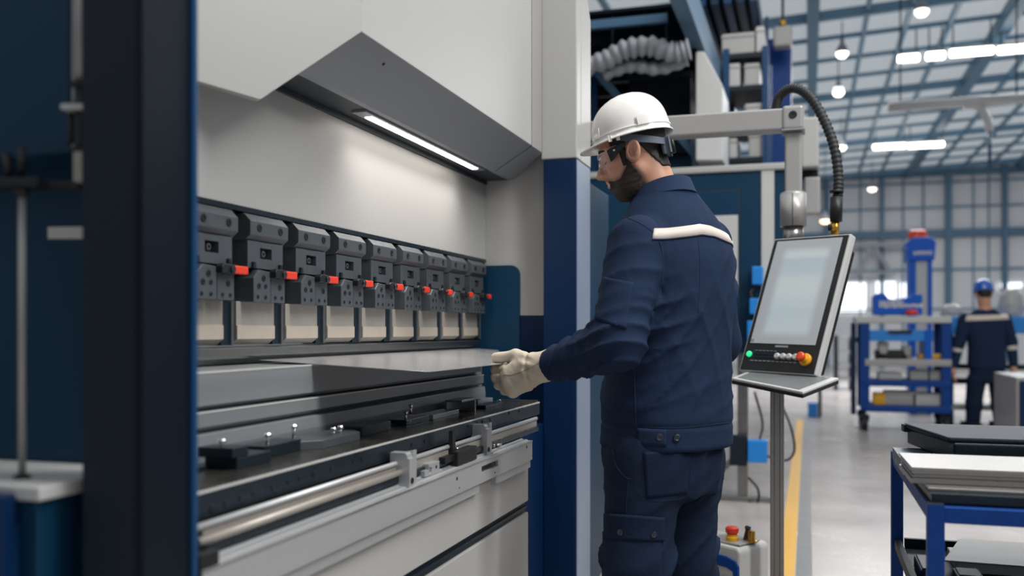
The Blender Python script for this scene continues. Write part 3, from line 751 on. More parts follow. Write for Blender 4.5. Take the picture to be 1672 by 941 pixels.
    for x, z in ((.035, .046), (.058, .047)):
        b = BM(); obox(b, mtx @ Vector((x, .098, z - .006)), e((1, 0, 0)), e((0, 1, 0)), e((0, 0, 1)), .007, .004, .014, .001); part('clip', b, m, hat)
    return hat
def torso_sdf(p, secs, fwd, left, expo=2.3):
    """stack of rounded sections: (z, x, y, half width, half depth)"""
    S = np.array(secs, np.float32); S = S[S[:, 0].argsort()]
    z = p[..., 2]; zc = np.clip(z, S[0, 0], S[-1, 0])
    # smooth interpolation of the section table
    zz = np.linspace(S[0, 0], S[-1, 0], 160); k = np.ones(15) / 15
    I = []
    for c in range(1, 5):
        v = np.interp(zz, S[:, 0], S[:, c]); v = np.convolve(np.pad(v, 7, 'edge'), k, 'valid'); I.append(np.interp(zc, zz, v))
    dx, dy = p[..., 0] - I[0], p[..., 1] - I[1]
    u = np.abs(dx * left[0] + dy * left[1]) / I[2]; v = np.abs(dx * fwd[0] + dy * fwd[1]) / I[3]
    rr = (u ** expo + v ** expo) ** (1 / expo)
    d = (rr - 1) * np.minimum(I[2], I[3])
    cap = np.maximum(z - S[-1, 0], S[0, 0] - z)
    return smax(d, cap, .012)
def fold(p, dr, f, seed, warp=2.2, wf=9, pw=1.6):
    k = np.array(dr, np.float32); k = k / np.linalg.norm(k)
    s = np.abs(np.sin((p @ k) * f * .5 + warp * wob(p, wf, seed)))
    return -((1 - s) ** pw) * np.clip(.5 + .9 * wob(p, 8, seed + 5), 0, 1.3)
def bump_at(p, c, r): return np.exp(-((p - np.array(c, np.float32)) ** 2).sum(-1) / (r * r))
def ridge(p, dr, f, seed, sharp=.6):
    k = np.array(dr, np.float32); k = k / np.linalg.norm(k)
    w = wob(p, 14, seed)
    s = np.sin((p @ k) * f + 2.6 * w); return np.sign(s) * np.abs(s) ** sharp * (.55 + .45 * wob(p, 9, seed + 3))

# ------------------------------------------------------------------ the press operator
OP = thing('person', 'man in navy work clothes and white hard hat feeding sheet metal into the press', 'person', (W(1088, 700, 2.45).x, W(1088, 700, 2.45).y, FL))
fw = np.array((-.85, .53)); fw = fw / np.linalg.norm(fw); lf = np.array((-fw[1], fw[0]))
f3, l3 = Vector((fw[0], fw[1], 0)), Vector((lf[0], lf[1], 0))
ray = W(1042, 252, 1); ray.z = 0; ray.normalize(); left_img = Vector((-ray.y, ray.x, 0))
hf = left_img * math.cos(.06) + ray * math.sin(.06)
HM = head_frame(W(1036, 257, 2.47), hf, math.radians(17)); HH = head_frame(W(1037, 252, 2.47), hf, math.radians(11.5))
nb = W(1080, 335, 2.46)
neck = [(HM @ Vector((-.030, 0, -.03)), nb, .051, .057), (nb, nb + Vector((.0, 0, -.12)), .06, .10)]
add_head(OP, HM, neck, (-.19, -.12, -.23), .0034)
hat = add_helmet(OP, HH, M['helmet'], 'glossy white hard hat with a grey ratchet harness')
# safety glasses
sg = BM(); e = lambda v: (HM.to_3x3() @ Vector(v)).normalized()
rows = []
for k in range(33):
    s = -1 + 2 * k / 32; a = s * 1.36
    x, y = .056 + .052 * math.cos(a), .0745 * math.sin(a)
    hh = .0235 + .002 * math.cos(a * 2) - .006 * max(0, 1 - abs(s) / .18)
    zc = .007
    rows.append([Vector((x - .006 * abs(v), y, zc + hh * v - .003 * max(0, -v) * abs(s))) for v in (-1, -.5, 0, .5, 1)])
vs = [[sg.verts.new(HM @ v) for v in r] for r in rows]
for r0, r1 in zip(vs, vs[1:]):
    for j in range(4): sg.faces.new((r0[j], r1[j], r1[j + 1], r0[j + 1]))
bmesh.ops.recalc_face_normals(sg, faces=sg.faces); bmesh.ops.solidify(sg, geom=list(sg.faces), thickness=.0015)
gl = part('safety_glasses', sg, M['lens'], OP, smooth=True, label='clear safety glasses with wide black temples')
b = BM()
tube(b, [HM @ r[-1] for r in rows], .0012, 6); part('rim', b, M['pgrey'], gl)
for s in (1, -1):
    b = BM()
    pts = [(.069, .0735, .028), (.066, .0745, -.006), (.058, .0775, -.003), (.034, .0815, .013), (.010, .082, .027), (.010, .082, .035), (.034, .0815, .033), (.058, .0775, .031)]
    a_ = [b.verts.new(HM @ Vector((x, y * s, z))) for x, y, z in pts]; c_ = [b.verts.new(HM @ Vector((x, (y + .0045) * s, z))) for x, y, z in pts]
    # temple strip as quads
    idx = [(0, 1, 2, 7), (7, 2, 3, 6), (6, 3, 4, 5)]
    for q in idx: b.faces.new([a_[i] for i in q]); b.faces.new([c_[i] for i in reversed(q)])
    n = len(pts)
    for i in range(n): b.faces.new((a_[i], c_[i], c_[(i + 1) % n], a_[(i + 1) % n]))
    bmesh.ops.recalc_face_normals(b, faces=b.faces); bmesh.ops.bevel(b, geom=list(b.edges), offset=.001, segments=2, affect='EDGES')
    tm = part('temple', b, M['rubber'], gl)
    b = BM(); obox(b, HM @ Vector((.048, .0842 * s, .022)), e((1, .14 * s, 0)), e((0, 1, 0)), e((0, 0, 1)), .005, .002, .004); part('mark', b, M['lab'], tm)
# jacket ------------------------------------------------------------
def sec(px, y, d, a, bb, df=0):
    c = W(px, y, d); return (c.z, c.x + fw[0] * df, c.y + fw[1] * df, a, bb)
secs = [sec(1088, 728, 2.45, .178, .152), sec(1089, 700, 2.45, .178, .152), sec(1089, 660, 2.45, .172, .148), sec(1092, 572, 2.45, .165, .142), sec(1097, 480, 2.45, .170, .140),
        sec(1099, 420, 2.45, .176, .132), sec(1098, 380, 2.45, .160, .112), sec(1094, 350, 2.45, .128, .092), sec(1089, 322, 2.46, .085, .074), sec(1086, 306, 2.46, .068, .064)]
LS, LE, LW = W(1040, 400, 2.335), W(1008, 560, 2.245), W(898, 598, 2.365)
RS, RE, RW = W(1152, 398, 2.57), W(1172, 560, 2.62), Vector((-.40, 2.80, -.10))
g, o = grid((-.75, 2.02, -.32), (.02, 3.0, .42), .0052)
d = torso_sdf(g, secs, fw, lf)
# wrinkles of the back and flanks
zrel = g[..., 2]
lo_ = np.clip((.24 - zrel) * 5, 0, 1)
back = (.015 * fold(g, (lf[0], lf[1], .55), 84, 21, 3.2, 7, 2.2) + .006 * fold(g, (lf[0], lf[1], -.30), 70, 33, 3.4, 7, 2.2)) * lo_ + .008 * fold(g, (lf[0] * .3, lf[1] * .3, 1), 110, 39, 3) * np.clip((-.05 - zrel) * 8, 0, 1) + .004 * wob(g, 13, 23)
back = back + .020 * fold(g, (lf[0] * .4, lf[1] * .4, 1), 120, 43, 2.6) * bump_at(g, W(1075, 500, 2.3), .10) + .018 * fold(g, (lf[0], lf[1], 1), 110, 47, 2.6) * bump_at(g, W(1180, 470, 2.45), .09)
d = d + back * .8 * np.clip((zrel + .235) * 14, .12, 1)
belt = np.exp(-((zrel + .262) / .028) ** 2); d = d + .002 * belt + .004 * np.exp(-((zrel + .235) / .004) ** 2)
arm = smin(cone(g, LS, LE, .072, .061), cone(g, LE, LW, .060, .041), .03)
ax = LE - LS; av = (LW - LE)
armd = .018 * fold(g, tuple(ax.normalized() + Vector((.3, .1, 0))), 150, 51, 3) * np.exp(-((g - np.array(LE, np.float32)) ** 2).sum(-1) / .011)
armd = armd + .016 * fold(g, tuple(av.normalized() + Vector((0, .1, .5))), 150, 61, 3) * np.exp(-((g - np.array(LE.lerp(LW, .5), np.float32)) ** 2).sum(-1) / .010) + .0014 * wob(g, 24, 77) + .012 * fold(g, tuple(ax.normalized() + Vector((.6, .3, 0))), 100, 79, 3) * bump_at(g, LS.lerp(LE, .4), .12)
arm = arm + armd
# flat cut cuff
cv_ = np.array(av.normalized(), np.float32); arm = smax(arm, (g - np.array(LW, np.float32)) @ cv_ - .004, .004)
d = smin(d, arm, .022)
ra = smin(cone(g, RS, RE, .070, .058), cone(g, RE, RW, .056, .040), .03); cr = np.array((RW - RE).normalized(), np.float32); ra = smax(ra, (g - np.array(RW, np.float32)) @ cr, .004)
d = smin(d, ra + .0015 * wob(g, 34, 81), .024)
# armhole seam
d = d + .0032 * np.exp(-((g - np.array(LS, np.float32)) @ np.array(l3, np.float32) + .012) ** 2 / .0028 ** 2) * (arm < .02) * (zrel > .05)
me = nets(d, o, .0052); relax(me, 1, .3); JT = bvh_of(me); me.materials.append(M['jacket']); jk = part('jacket', me, None, OP, label='navy work jacket with a reflective back stripe')
# reflective stripe following the back
def axis_rays(z_of, a0, a1, n, half, c=None, m=3):
    rows = []
    for j in range(m):
        row = []
        for i in range(n):
            t = i / (n - 1); a = a0 + (a1 - a0) * t; dr = Vector((-f3 * math.cos(a) + l3 * math.sin(a)))
            cc = Vector(c); cc.z = z_of(t) + half * (1 - 2 * j / (m - 1)); row.append((cc + dr * .6, -dr))
        rows.append(row)
    return rows
cst = W(1098, 380, 2.45)
b = BM(); decal(b, JT, axis_rays(lambda t: (540 - np.interp(t, [0, .35, .5, .62, 1], [388, 376, 377, 381, 392])) / F * 2.36 - .0, 1.12, -1.35, 60, .0135, cst), .0008, .0018)
part('reflective_stripe', b, M['stripe'], jk, label='pale reflective stripe')
b = BM(); decal(b, JT, axis_rays(lambda t: (540 - np.interp(t, [0, .35, .5, .62, 1], [388, 376, 377, 381, 392])) / F * 2.36 - .0145, 1.12, -1.35, 60, .0012, cst), .0008, .0022); part('stitching', b, M['thread'], jk)
# collar
b = BM(); rows = []; cc = W(1082, 316, 2.465)
for k in range(49):
    a = -math.pi + .25 + (2 * math.pi - .5) * k / 48       # opening at the front
    bk = math.cos(a); dr = -f3 * math.cos(a) + l3 * math.sin(a)
    R1, R2 = .062 + .004 * abs(math.sin(a)), .066
    tilt = .024 * bk
    prof = [(R1 + .012, -.040), (R1 - .001, .010 + .0), (R1 + .002, .0165), (R1 + .008, .015), (R1 + .024, -.020 - .004 * bk), (R1 + .026, -.024), (R1 + .018, -.026)]
    rows.append([cc + dr * r * (1 if abs(a) < 2.2 else 1.0) + Vector((0, 0, z + tilt)) for r, z in prof])
vs = [[b.verts.new(v) for v in r] for r in rows]; m_ = len(vs[0])
for r0, r1 in zip(vs, vs[1:]):
    for j in range(m_): b.faces.new((r0[j], r1[j], r1[(j + 1) % m_], r0[(j + 1) % m_]))
b.faces.new(list(reversed(vs[0]))); b.faces.new(vs[-1]); bmesh.ops.recalc_face_normals(b, faces=b.faces)
part('collar', b, M['jacket'], jk, smooth=True)
# sleeve pocket, hem tab, snaps, seams
b = BM(); decal(b, JT, camgrid(((985, 452), (1034, 462), (1022, 538), (972, 522)), 16, 12), .0006, .0018); part('sleeve_pocket', b, M['jacket'], jk)
def seam(pts, tree, w=.0011, n=40, m=None, nm='seam', par=None):
    P = smoothpath([Vector((x, y, 0)) for x, y in pts], 10); path = []
    for p in P:
        h = tree.ray_cast(Vector((0, 0, 0)), W(p.x, p.y, 1).normalized())
        if h[0] is not None: path.append(h[0] + (h[1] if h[1].dot(W(p.x, p.y, 1)) < 0 else -h[1]) * .0004)
    if len(path) > 2:
        b = BM(); tube(b, path, w, 6); part(nm, b, m or M['thread'], par)
seam([(1036, 600), (1037, 650), (1039, 700)], JT, par=jk); seam([(985, 694), (1040, 697), (1110, 699), (1192, 690)], JT, par=jk)
seam([(1000, 352), (1030, 358), (1062, 376), (1078, 400), (1082, 440), (1074, 490), (1062, 520)], JT, par=jk)
seam([(1140, 385), (1143, 440), (1140, 520)], JT, .0007, par=jk)
seam([(978, 455), (1000, 457), (1034, 462)], JT, .0007, par=jk)
b = BM(); decal(b, JT, camgrid(((1040, 699), (1088, 702), (1088, 729), (1040, 726)), 6, 10), .0012, .0018); part('hem_tab', b, M['jacket'], jk)
for px, py in ((1077, 714), (1105, 715)):
    h = JT.ray_cast(Vector((0, 0, 0)), W(px, py, 1).normalized())
    if h[0] is not None:
        n_ = h[1] if h[1].dot(W(px, py, 1)) < 0 else -h[1]
        b = BM(); lathe(b, h[0] + n_ * .002, n_, [(0, .0022), (.004, .0022), (.006, .003), (.0088, .002), (.009, -.001)], 18); part('snap_button', b, M['bolt'], jk)
# trousers ----------------------------------------------------------
HPL, HPR = W(1055, 745, 2.385), W(1118, 745, 2.515)
KL, KR = W(1040, 915, 2.37), W(1112, 910, 2.53); AL, AR = W(1050, 1150, 2.40), W(1122, 1130, 2.56)
g, o = grid((-.62, 2.15, -.985), (.02, 2.85, -.255), .006)
tsec = [sec(1083, 690, 2.45, .150, .135), sec(1081, 760, 2.45, .150, .138), sec(1080, 800, 2.45, .146, .132)]
d = torso_sdf(g, tsec, fw, lf)
legl = smin(cone(g, HPL, KL, .098, .082), cone(g, KL, AL, .082, .066), .03); legr = smin(cone(g, HPR, KR, .098, .084), cone(g, KR, AR, .084, .068), .03)
d = smin(smin(d, legl, .03), legr, .018)
zr = g[..., 2]
d = d + .8 * np.clip(1 - np.exp(-((zr + .48) / .05) ** 2) * .8, 0, 1) * (.020 * fold(g, (lf[0] * .6, lf[1] * .6, 1), 105, 91, 3) * np.clip((-.36 - zr) * 5, .15, 1) + .014 * fold(g, (lf[0], lf[1], .6), 80, 97, 3)) + .002 * wob(g, 18, 99)
me = nets(d, o, .006); relax(me, 1, .3); TT = bvh_of(me); me.materials.append(M['trouser']); tr = part('trousers', me, None, OP)
b = BM(); decal(b, TT, camgrid(((1050, 738), (1128, 738), (1122, 806), (1056, 814)), 14, 14), .0008, .0015); part('back_pocket', b, M['trouser'], tr)
b = BM(); decal(b, TT, camgrid(((979, 838), (1083, 845), (1083, 884), (979, 880)), 10, 20), .0045, .003); part('pocket_flap', b, M['trouser'], tr)
b = BM(); decal(b, TT, camgrid(((980, 868), (1079, 874), (1078, 1000), (984, 1000)), 16, 16), .002, .003); part('cargo_pocket', b, M['trouser'], tr)
for px, py in ((1015, 869), (1066, 872)):
    h = TT.ray_cast(Vector((0, 0, 0)), W(px, py, 1).normalized()); n_ = h[1] if h[1].dot(W(px, py, 1)) < 0 else -h[1]
    b = BM(); lathe(b, h[0] + n_ * .0075, n_, [(0, .0022), (.0036, .0022), (.0052, .003), (.0078, .002), (.008, -.001)], 18); part('snap_button', b, M['bolt'], tr)
seam([(1000, 735), (1006, 760), (1022, 780), (1030, 782)], TT, par=tr); seam([(1026, 782), (1024, 810), (1022, 838)], TT, .0007, par=tr)
seam([(1050, 738), (1050, 775), (1056, 814), (1090, 817), (1122, 806), (1128, 738)], TT, .0007, par=tr)
# shoes
for A_, nm in ((AL, 'l'), (AR, 'r')):
    a = Vector((A_.x, A_.y, FL)); g, o = grid(a + Vector((-.2, -.2, -.005)), a + Vector((.2, .25, .14)), .008)
    t = a + f3 * .13
    d = smin(cone(g, a + Vector((0, 0, .045)) - f3 * .03, t + Vector((0, 0, .03)), .048, .042), cone(g, a + Vector((0, 0, .05)), a + Vector((0, 0, .11)), .05, .05), .03)
    d = smax(d, FL + .001 - g[..., 2], .006); me = nets(d, o, .008); me.materials.append(M['rubber']); part('safety_shoe', me, None, OP)
# gloves ------------------------------------------------------------
def glove_sdf(p):
    wr = (-.628, 2.288, -.088)
    kn = [(-.733, 2.318, -.101), (-.736, 2.308, -.121), (-.730, 2.301, -.140), (-.716, 2.300, -.155)]
    d = None
    for i, k in enumerate(kn):
        s = cone(p, (wr[0] - .012, wr[1], wr[2] - .006 * i), k, .024 - .001 * i, .0165); d = s if d is None else smin(d, s, .016)
    d = smin(d, ell(p, (-.688, 2.303, -.112), (.047, .021, .042)), .014)
    PI_ = [(-.771, 2.330, -.101), (-.769, 2.326, -.121), (-.760, 2.321, -.140), (-.744, 2.318, -.155)]
    DI = [(-.776, 2.352, -.0985), (-.772, 2.350, -.119), (-.764, 2.345, -.138), (-.748, 2.340, -.153)]
    TI = [(-.758, 2.366, -.0975), (-.752, 2.364, -.117), (-.745, 2.359, -.136), (-.732, 2.352, -.151)]
    R = [.0122, .0124, .0118, .0105]
    for k, a, b_, c, r in zip(kn, PI_, DI, TI, R):
        f = smin(smin(cone(p, k, a, .0148, r + .0008), cone(p, a, b_, r + .0008, r), .004), cone(p, b_, c, r, r * .9), .004); d = smin(d, f, .005)
    th = smin(cone(p, (-.668, 2.298, -.078), (-.712, 2.318, -.064), .024, .0165), cone(p, (-.712, 2.318, -.064), (-.775, 2.338, -.0705), .016, .0125), .008)
    d = smin(d, th, .010)
    cuff = cone(p, (-.664, 2.294, -.093), (-.604, 2.286, -.083), .031, .0425)
    ca = np.array((1, -.1, .15), np.float32); ca = ca / np.linalg.norm(ca)
    cuff = smax(cuff, (p - np.array((-.604, 2.286, -.083), np.float32)) @ ca, .003)
    d = smin(d, cuff, .014)
    t = (p - np.array((-.670, 2.294, -.094), np.float32)) @ ca
    d = d + .0045 * np.exp(-(t / .005) ** 2) + .0032 * ridge(p, (.25, .2, 1), 260, 131) * np.exp(-((t - .004) / .020) ** 2) + .0014 * ridge(p, (1, .1, .5), 130, 133) + .0006 * wob(p, 150, 135)
    return d
g, o = grid((-.80, 2.235, -.19), (-.59, 2.40, -.03), .0023)
me = nets(glove_sdf(g), o, .0023); me.materials.append(M['glove']); me2 = me.copy()
gv = part('glove', me, None, OP, label='cream work glove pinching the sheet edge')
GT = bvh_of(me)
seam([(893, 584), (862, 603), (836, 612), (822, 612)], GT, .0006, m=mat('glove_seam', '#8d8272', .9), par=gv)
# the other glove, holding the far part of the same sheet
mm = Matrix.Translation(Vector((-.40, 2.80, -.10)) - Vector((-.613, 2.286, -.083))) ; c0_ = Vector((-.613, 2.286, -.083))
mir = Matrix.Translation(c0_) @ Matrix.Rotation(math.atan2((RW - RE).y, (RW - RE).x) - math.atan2(.1, -1) , 4, 'Z') @ Matrix.Scale(-1, 4, (0, 1, 0)) @ Matrix.Translation(-c0_)
me2.transform(mm @ mir); me2.flip_normals(); part('glove', me2, None, OP)

# ------------------------------------------------------------------ man walking away in the background
D0 = 9.5
BG = thing('person', 'man in navy work clothes and blue hard hat walking away beside the tool cart', 'person', (W(1612, 700, D0).x, W(1612, 700, D0).y, FL))
bf = Vector((-SN * .6, .95, 0)).normalized(); bl = Vector((-bf.y, bf.x, 0)); bfn, bln = np.array(bf[:2]), np.array(bl[:2])
bm_ = head_frame(W(1606, 482, D0), bf, math.radians(8))
nb = W(1608, 508, D0)
g, o = grid(W(1540, 612, D0) + Vector((-.1, -.35, -.16)), W(1675, 460, D0) + Vector((.1, .35, .1)), .0085)
minv = np.array(bm_.inverted(), np.float32); pl_ = g @ minv[:3, :3].T + minv[:3, 3]
nbl = bm_.inverted() @ nb
d = head_sdf(pl_, [((-.03, 0, -.03), tuple(nbl), .06, .066)]) * HS
d = smin(d, cone(g, nb - Vector((0, 0, .05)), W(1610, 590, D0), .085, .10), .04)
for S_, E_, W_, c, s in ((W(1576, 522, D0), W(1566, 560, D0), W(1558, 598, D0 - .05), W(1556, 612, D0 - .05), 1), (W(1640, 522, D0), W(1651, 558, D0), W(1655, 594, D0 - .05), W(1655, 608, D0 - .05), -1)):
    d = smin(d, cone(g, W(1609, 520, D0), S_, .05, .045), .03); d = smin(d, cone(g, S_, E_, .045, .038), .02); d = smin(d, cone(g, E_, W_, .038, .026), .02)
    d = smin(d, cone(g, W_, c + Vector((0, 0, .03)), .025, .03), .01); d = smin(d, ell(g, c + Vector((0, 0, .01)), (.022, .04, .045)), .015)
    for i in range(4):
        k = c + bf * (.033 - .021 * i) + Vector((0, 0, -.025)); m1 = k + Vector((.006 * s, 0, -.034 + .004 * abs(i - 1))); m2 = m1 + Vector((.018 * s, 0, -.018))
        d = smin(d, smin(cone(g, k, m1, .0105, .0095), cone(g, m1, m2, .0095, .008), .004), .006)
    t0 = c + bf * .03 + Vector((0, 0, .03)); t1 = t0 + bf * .03 + Vector((.008 * s, 0, -.035)); d = smin(d, cone(g, t0, t1, .014, .009), .008)
me = nets(d, o, .0085); me.materials.append(M['skin']); part('body', me, None, BG)
g, o = grid((-.13, -.1, -.075), (.10, .1, .16), .008); a = np.abs(g[..., 1]); q = np.stack([g[..., 0], a, g[..., 2]], -1)
d = smin(ell(q, (-.006, 0, .052), (.100, .084, .098)), ell(q, (-.046, 0, .0), (.056, .062, .066)), .02)
d = smax(d, np.maximum(.038 - g[..., 2] - np.clip((-g[..., 0] - .012) * 2.0, 0, .10), g[..., 0] - .03), .006)
me = nets(d, o, .008); me.transform(bm_); me.materials.append(M['hair']); part('hair', me, None, BG)
add_helmet(BG, bm_, M['helmetb'], 'bright blue hard hat', False)
def bsec(px, y, a, bb):
    c = W(px, y, D0); return (c.z, c.x, c.y, a, bb)
g, o = grid(W(1540, 700, D0) + Vector((-.15, -.4, -.05)), W(1675, 500, D0) + Vector((.15, .4, .05)), .013)
d = torso_sdf(g, [bsec(1611, 602, .178, .12), bsec(1611, 570, .172, .12), bsec(1609, 545, .178, .12), bsec(1608, 525, .185, .11), bsec(1608, 513, .16, .09), bsec(1608, 505, .08, .07)], bfn, bln)
for s, e_, w in (((1576, 522), (1566, 560), (1558, 596)), ((1640, 522), (1651, 558), (1655, 594))):
    S_, E_, W_ = W(*s, D0), W(*e_, D0), W(*w, D0 - .05)
    a = smin(cone(g, S_, E_, .068, .056), cone(g, E_, W_, .055, .042), .03); d = smin(d, a, .02)
me = nets(d + .003 * wob(g, 24, 3), o, .013); bt = bvh_of(me); me.materials.append(M['jacket']); bj = part('jacket', me, None, BG)
def bdec(q, n, m, mm_, nm, par): 
    b = BM(); decal(b, bt, camgrid(q, n, m), .003, .004); part(nm, b, mm_, par)
bdec(((1578, 516), (1645, 514), (1648, 522), (1576, 525)), 4, 24, M['stripe'], 'reflective_stripe', bj)
bdec(((1553, 568), (1572, 571), (1571, 576), (1552, 574)), 3, 8, M['stripe'], 'cuff_stripe', bj); bdec(((1645, 566), (1662, 564), (1663, 571), (1645, 573)), 3, 8, M['stripe'], 'cuff_stripe', bj)
g, o = grid(W(1560, 715, D0) + Vector((-.2, -.45, -.08)), W(1660, 590, D0) + Vector((.2, .45, .0)), .013)
d = torso_sdf(g, [bsec(1611, 595, .16, .115), bsec(1611, 625, .165, .12)], bfn, bln)
for h_, k_, a_ in (((1594, 622), (1590, 660), (1588, 702)), ((1630, 622), (1632, 662), (1636, 706))):
    s_ = smin(cone(g, W(*h_, D0), W(*k_, D0), .092, .078), cone(g, W(*k_, D0), W(*a_, D0), .078, .064), .03); d = smin(d, s_, .015)
d = smax(d, FL + .03 - g[..., 2], .01)
me = nets(d + .003 * wob(g, 24, 4), o, .013); me.materials.append(M['trouser']); part('trousers', me, None, BG)
for px in (1588, 1636):
    a = W(px, 702, D0); a.z = FL; b = BM(); obox(b, a + bf * .04 + Vector((0, 0, .035)), bf, bl, Vector((0, 0, 1)), .25, .09, .07, .02); part('safety_shoe', b, M['rubber'], BG)
# ================================================================== the pendant console
AY = 3.56
arm = thing('control_pendant', 'grey swivel arm carrying the tilted touch screen console of the press', 'control panel', (-.1, AY, FL))
ux, uy, uz = Vector((1, 0, 0)), Vector((0, 1, 0)), Vector((0, 0, 1))
pa, pb_ = onY(1060, 211, AY), onY(1284, 197, AY)
zc = pb_.z
b = BM(); box(b, -.86, pb_.x, AY - .04, AY + .04, zc - .040, zc + .038, .008, 3); part('boom', b, M['silver'], arm)
b = BM(); box(b, -.95, -.84, AY - .06, AY + .06, .5805, zc + .06, .004); part('boom_mount', b, M['silver'], arm)
ex = onY(1295, 197, AY).x
b = BM(); box(b, ex - .037, ex + .038, AY - .048, AY + .048, zc - .044, zc + .045, .012, 3); el = part('elbow', b, M['silver'], arm)
b = BM(); lathe(b, (ex, AY - .048, zc + .01), (0, -1, 0), [(0, .0005), (.006, .0005), (.007, .003), (.013, .003), (.0145, 0)], 20); part('pivot_cap', b, M['bolt'], el)
b = BM(); box(b, ex - .04, ex + .041, AY - .05, AY + .05, zc - .046, zc - .040, .002); part('gasket', b, M['grey'], el)
zt_, z2, z3, z4 = zc - .044, onY(1295, 318, AY).z, onY(1295, 370, AY).z, onY(1295, 392, AY).z
b = BM(); box(b, ex - .029, ex + .031, AY - .03, AY + .03, z2 - .01, zt_, .010, 3); part('drop_tube', b, M['silver'], arm)
b = BM(); cyl(b, (ex, AY, z3), (ex, AY, z2), .046, n=32); lathe(b, (ex, AY, z2), uz, [(.046, 0), (.044, .006), (.034, .010), (0, .010)], 32); clr = part('collar', b, M['silver'], arm)
b = BM(); box(b, ex - .002, ex + .0, AY - .047, AY - .04, z3, z2); part('collar_slit', b, M['slate'], clr)
b = BM(); cyl(b, (ex, AY, z4 - .03), (ex, AY, z3), .036, n=32); part('neck', b, M['steel'], arm)
# console
TL, TR_, BR, BL = W(1252, 393, 3.330), W(1372, 384, 3.100), W(1343, 612, 2.944), W(1221, 603, 3.183)
hx = ((TR_ - TL) + (BR - BL)).normalized(); hy = ((TL - BL) + (TR_ - BR)); hy = (hy - hx * hy.dot(hx)).normalized(); hn = hx.cross(hy).normalized()
if hn.y > 0: hn = -hn
cc = (TL + TR_ + BR + BL) / 4; wd = ((TR_ - TL).length + (BR - BL).length) / 2; ht = ((TL - BL).length + (TR_ - BR).length) / 2
def CP(u, v, n=0): return cc + hx * (u * wd / 2) + hy * (v * ht / 2) + hn * n
b = BM(); obox(b, cc - hn * .018, hx, hy, hn, wd + .012, ht + .006, .03, .005); con = part('console_body', b, M['pgrey'], arm, label='pale grey console casing')
b = BM(); obox(b, cc + hn * -.002, hx, hy, hn, wd - .002, ht - .004, .004, .0015); part('bezel', b, M['blk'], con)
b = BM(); obox(b, CP(.04, -.02, -.055), hx, hy, hn, wd * .86, ht * .9, .045, .008); part('back_box', b, M['blk'], con)
def screen_mat():
    m = bpy.data.materials.new('lit_touch_screen'); m.use_nodes = True; nt = m.node_tree; bs = nt.nodes['Principled BSDF']
    bs.inputs['Base Color'].default_value = (.25, .27, .28, 1); bs.inputs['Roughness'].default_value = .35
    at = nt.nodes.new('ShaderNodeTexCoord'); sp = nt.nodes.new('ShaderNodeSeparateXYZ'); nt.links.new(at.outputs['UV'], sp.inputs[0])
    def smooth(sock, a, b_, c, d):
        r = nt.nodes.new('ShaderNodeMapRange'); r.interpolation_type = 'SMOOTHSTEP'
        for k, v in zip(('From Min', 'From Max'), (a, b_)): r.inputs[k].default_value = v
        nt.links.new(sock, r.inputs['Value']); r2 = nt.nodes.new('ShaderNodeMapRange'); r2.interpolation_type = 'SMOOTHSTEP'
        for k, v in zip(('From Min', 'From Max', 'To Min', 'To Max'), (c, d, 1, 0)): r2.inputs[k].default_value = v
        nt.links.new(sock, r2.inputs['Value']); mu = nt.nodes.new('ShaderNodeMath'); mu.operation = 'MULTIPLY'
        nt.links.new(r.outputs[0], mu.inputs[0]); nt.links.new(r2.outputs[0], mu.inputs[1]); return mu.outputs[0]
    win = nt.nodes.new('ShaderNodeMath'); win.operation = 'MULTIPLY'
    nt.links.new(smooth(sp.outputs[0], .10, .24, .78, .92), win.inputs[0]); nt.links.new(smooth(sp.outputs[1], .04, .14, .86, .95), win.inputs[1])
    rp = nt.nodes.new('ShaderNodeValToRGB'); nt.links.new(sp.outputs[1], rp.inputs[0])
    els = rp.color_ramp.elements
    els[0].position = 0; els[0].color = lin('#b4c4cc'); els[1].position = 1; els[1].color = lin('#c2d0d4')
    for p_, c_ in ((.12, '#b9cacd'), (.3, '#aec2ca'), (.5, '#c4d2d2'), (.62, '#c0cfd0'), (.68, '#a9bdc6'), (.8, '#9fb6c2'), (.84, '#c0d0d4')):
        e_ = els.new(p_); e_.color = lin(c_)
    mx = nt.nodes.new('ShaderNodeMix'); mx.data_type = 'RGBA'; mx.inputs['A'].default_value = lin('#8f9499'); nt.links.new(win.outputs[0], mx.inputs['Factor']); nt.links.new(rp.outputs[0], mx.inputs['B'])
    nt.links.new(mx.outputs['Result'], bs.inputs['Emission Color']); bs.inputs['Emission Strength'].default_value = .5
    return m
M['screen'] = screen_mat()
b = BM(); q = [CP(-.89, -.60, .0015), CP(.87, -.60, .0015), CP(.87, .955, .0015), CP(-.89, .955, .0015)]
f = b.faces.new([b.verts.new(v) for v in q]); uvl = b.loops.layers.uv.new('UVMap')
for lp, uv in zip(f.loops, ((0, 0), (1, 0), (1, 1), (0, 1))): lp[uvl].uv = uv
ex_ = bmesh.ops.extrude_face_region(b, geom=[f]); 
for v in [g_ for g_ in ex_['geom'] if isinstance(g_, bmesh.types.BMVert)]: v.co += hn * .0008
bmesh.ops.recalc_face_normals(b, faces=b.faces); part('screen', b, M['screen'], con, label='lit touch screen with a blurred pale window')
b = BM(); obox(b, CP(-.84, -.565, .0024), hx, hy, hn, .014, .010, .001); obox(b, CP(-.0, -.635, .001), hx, hy, hn, .05, .007, .002); part('marking', b, M['grey'], con)
G = mat('green_lit_button', '#1fa86a', .4, emit='#2fd58a', estr=1.2)
def btn(u, v, r, m, nm, h=.008):
    b = BM(); lathe(b, CP(u, v, 0), hn, [(0, h), (r * .7, h), (r, h * .7), (r, 0)], 18); return part(nm, b, m, con)
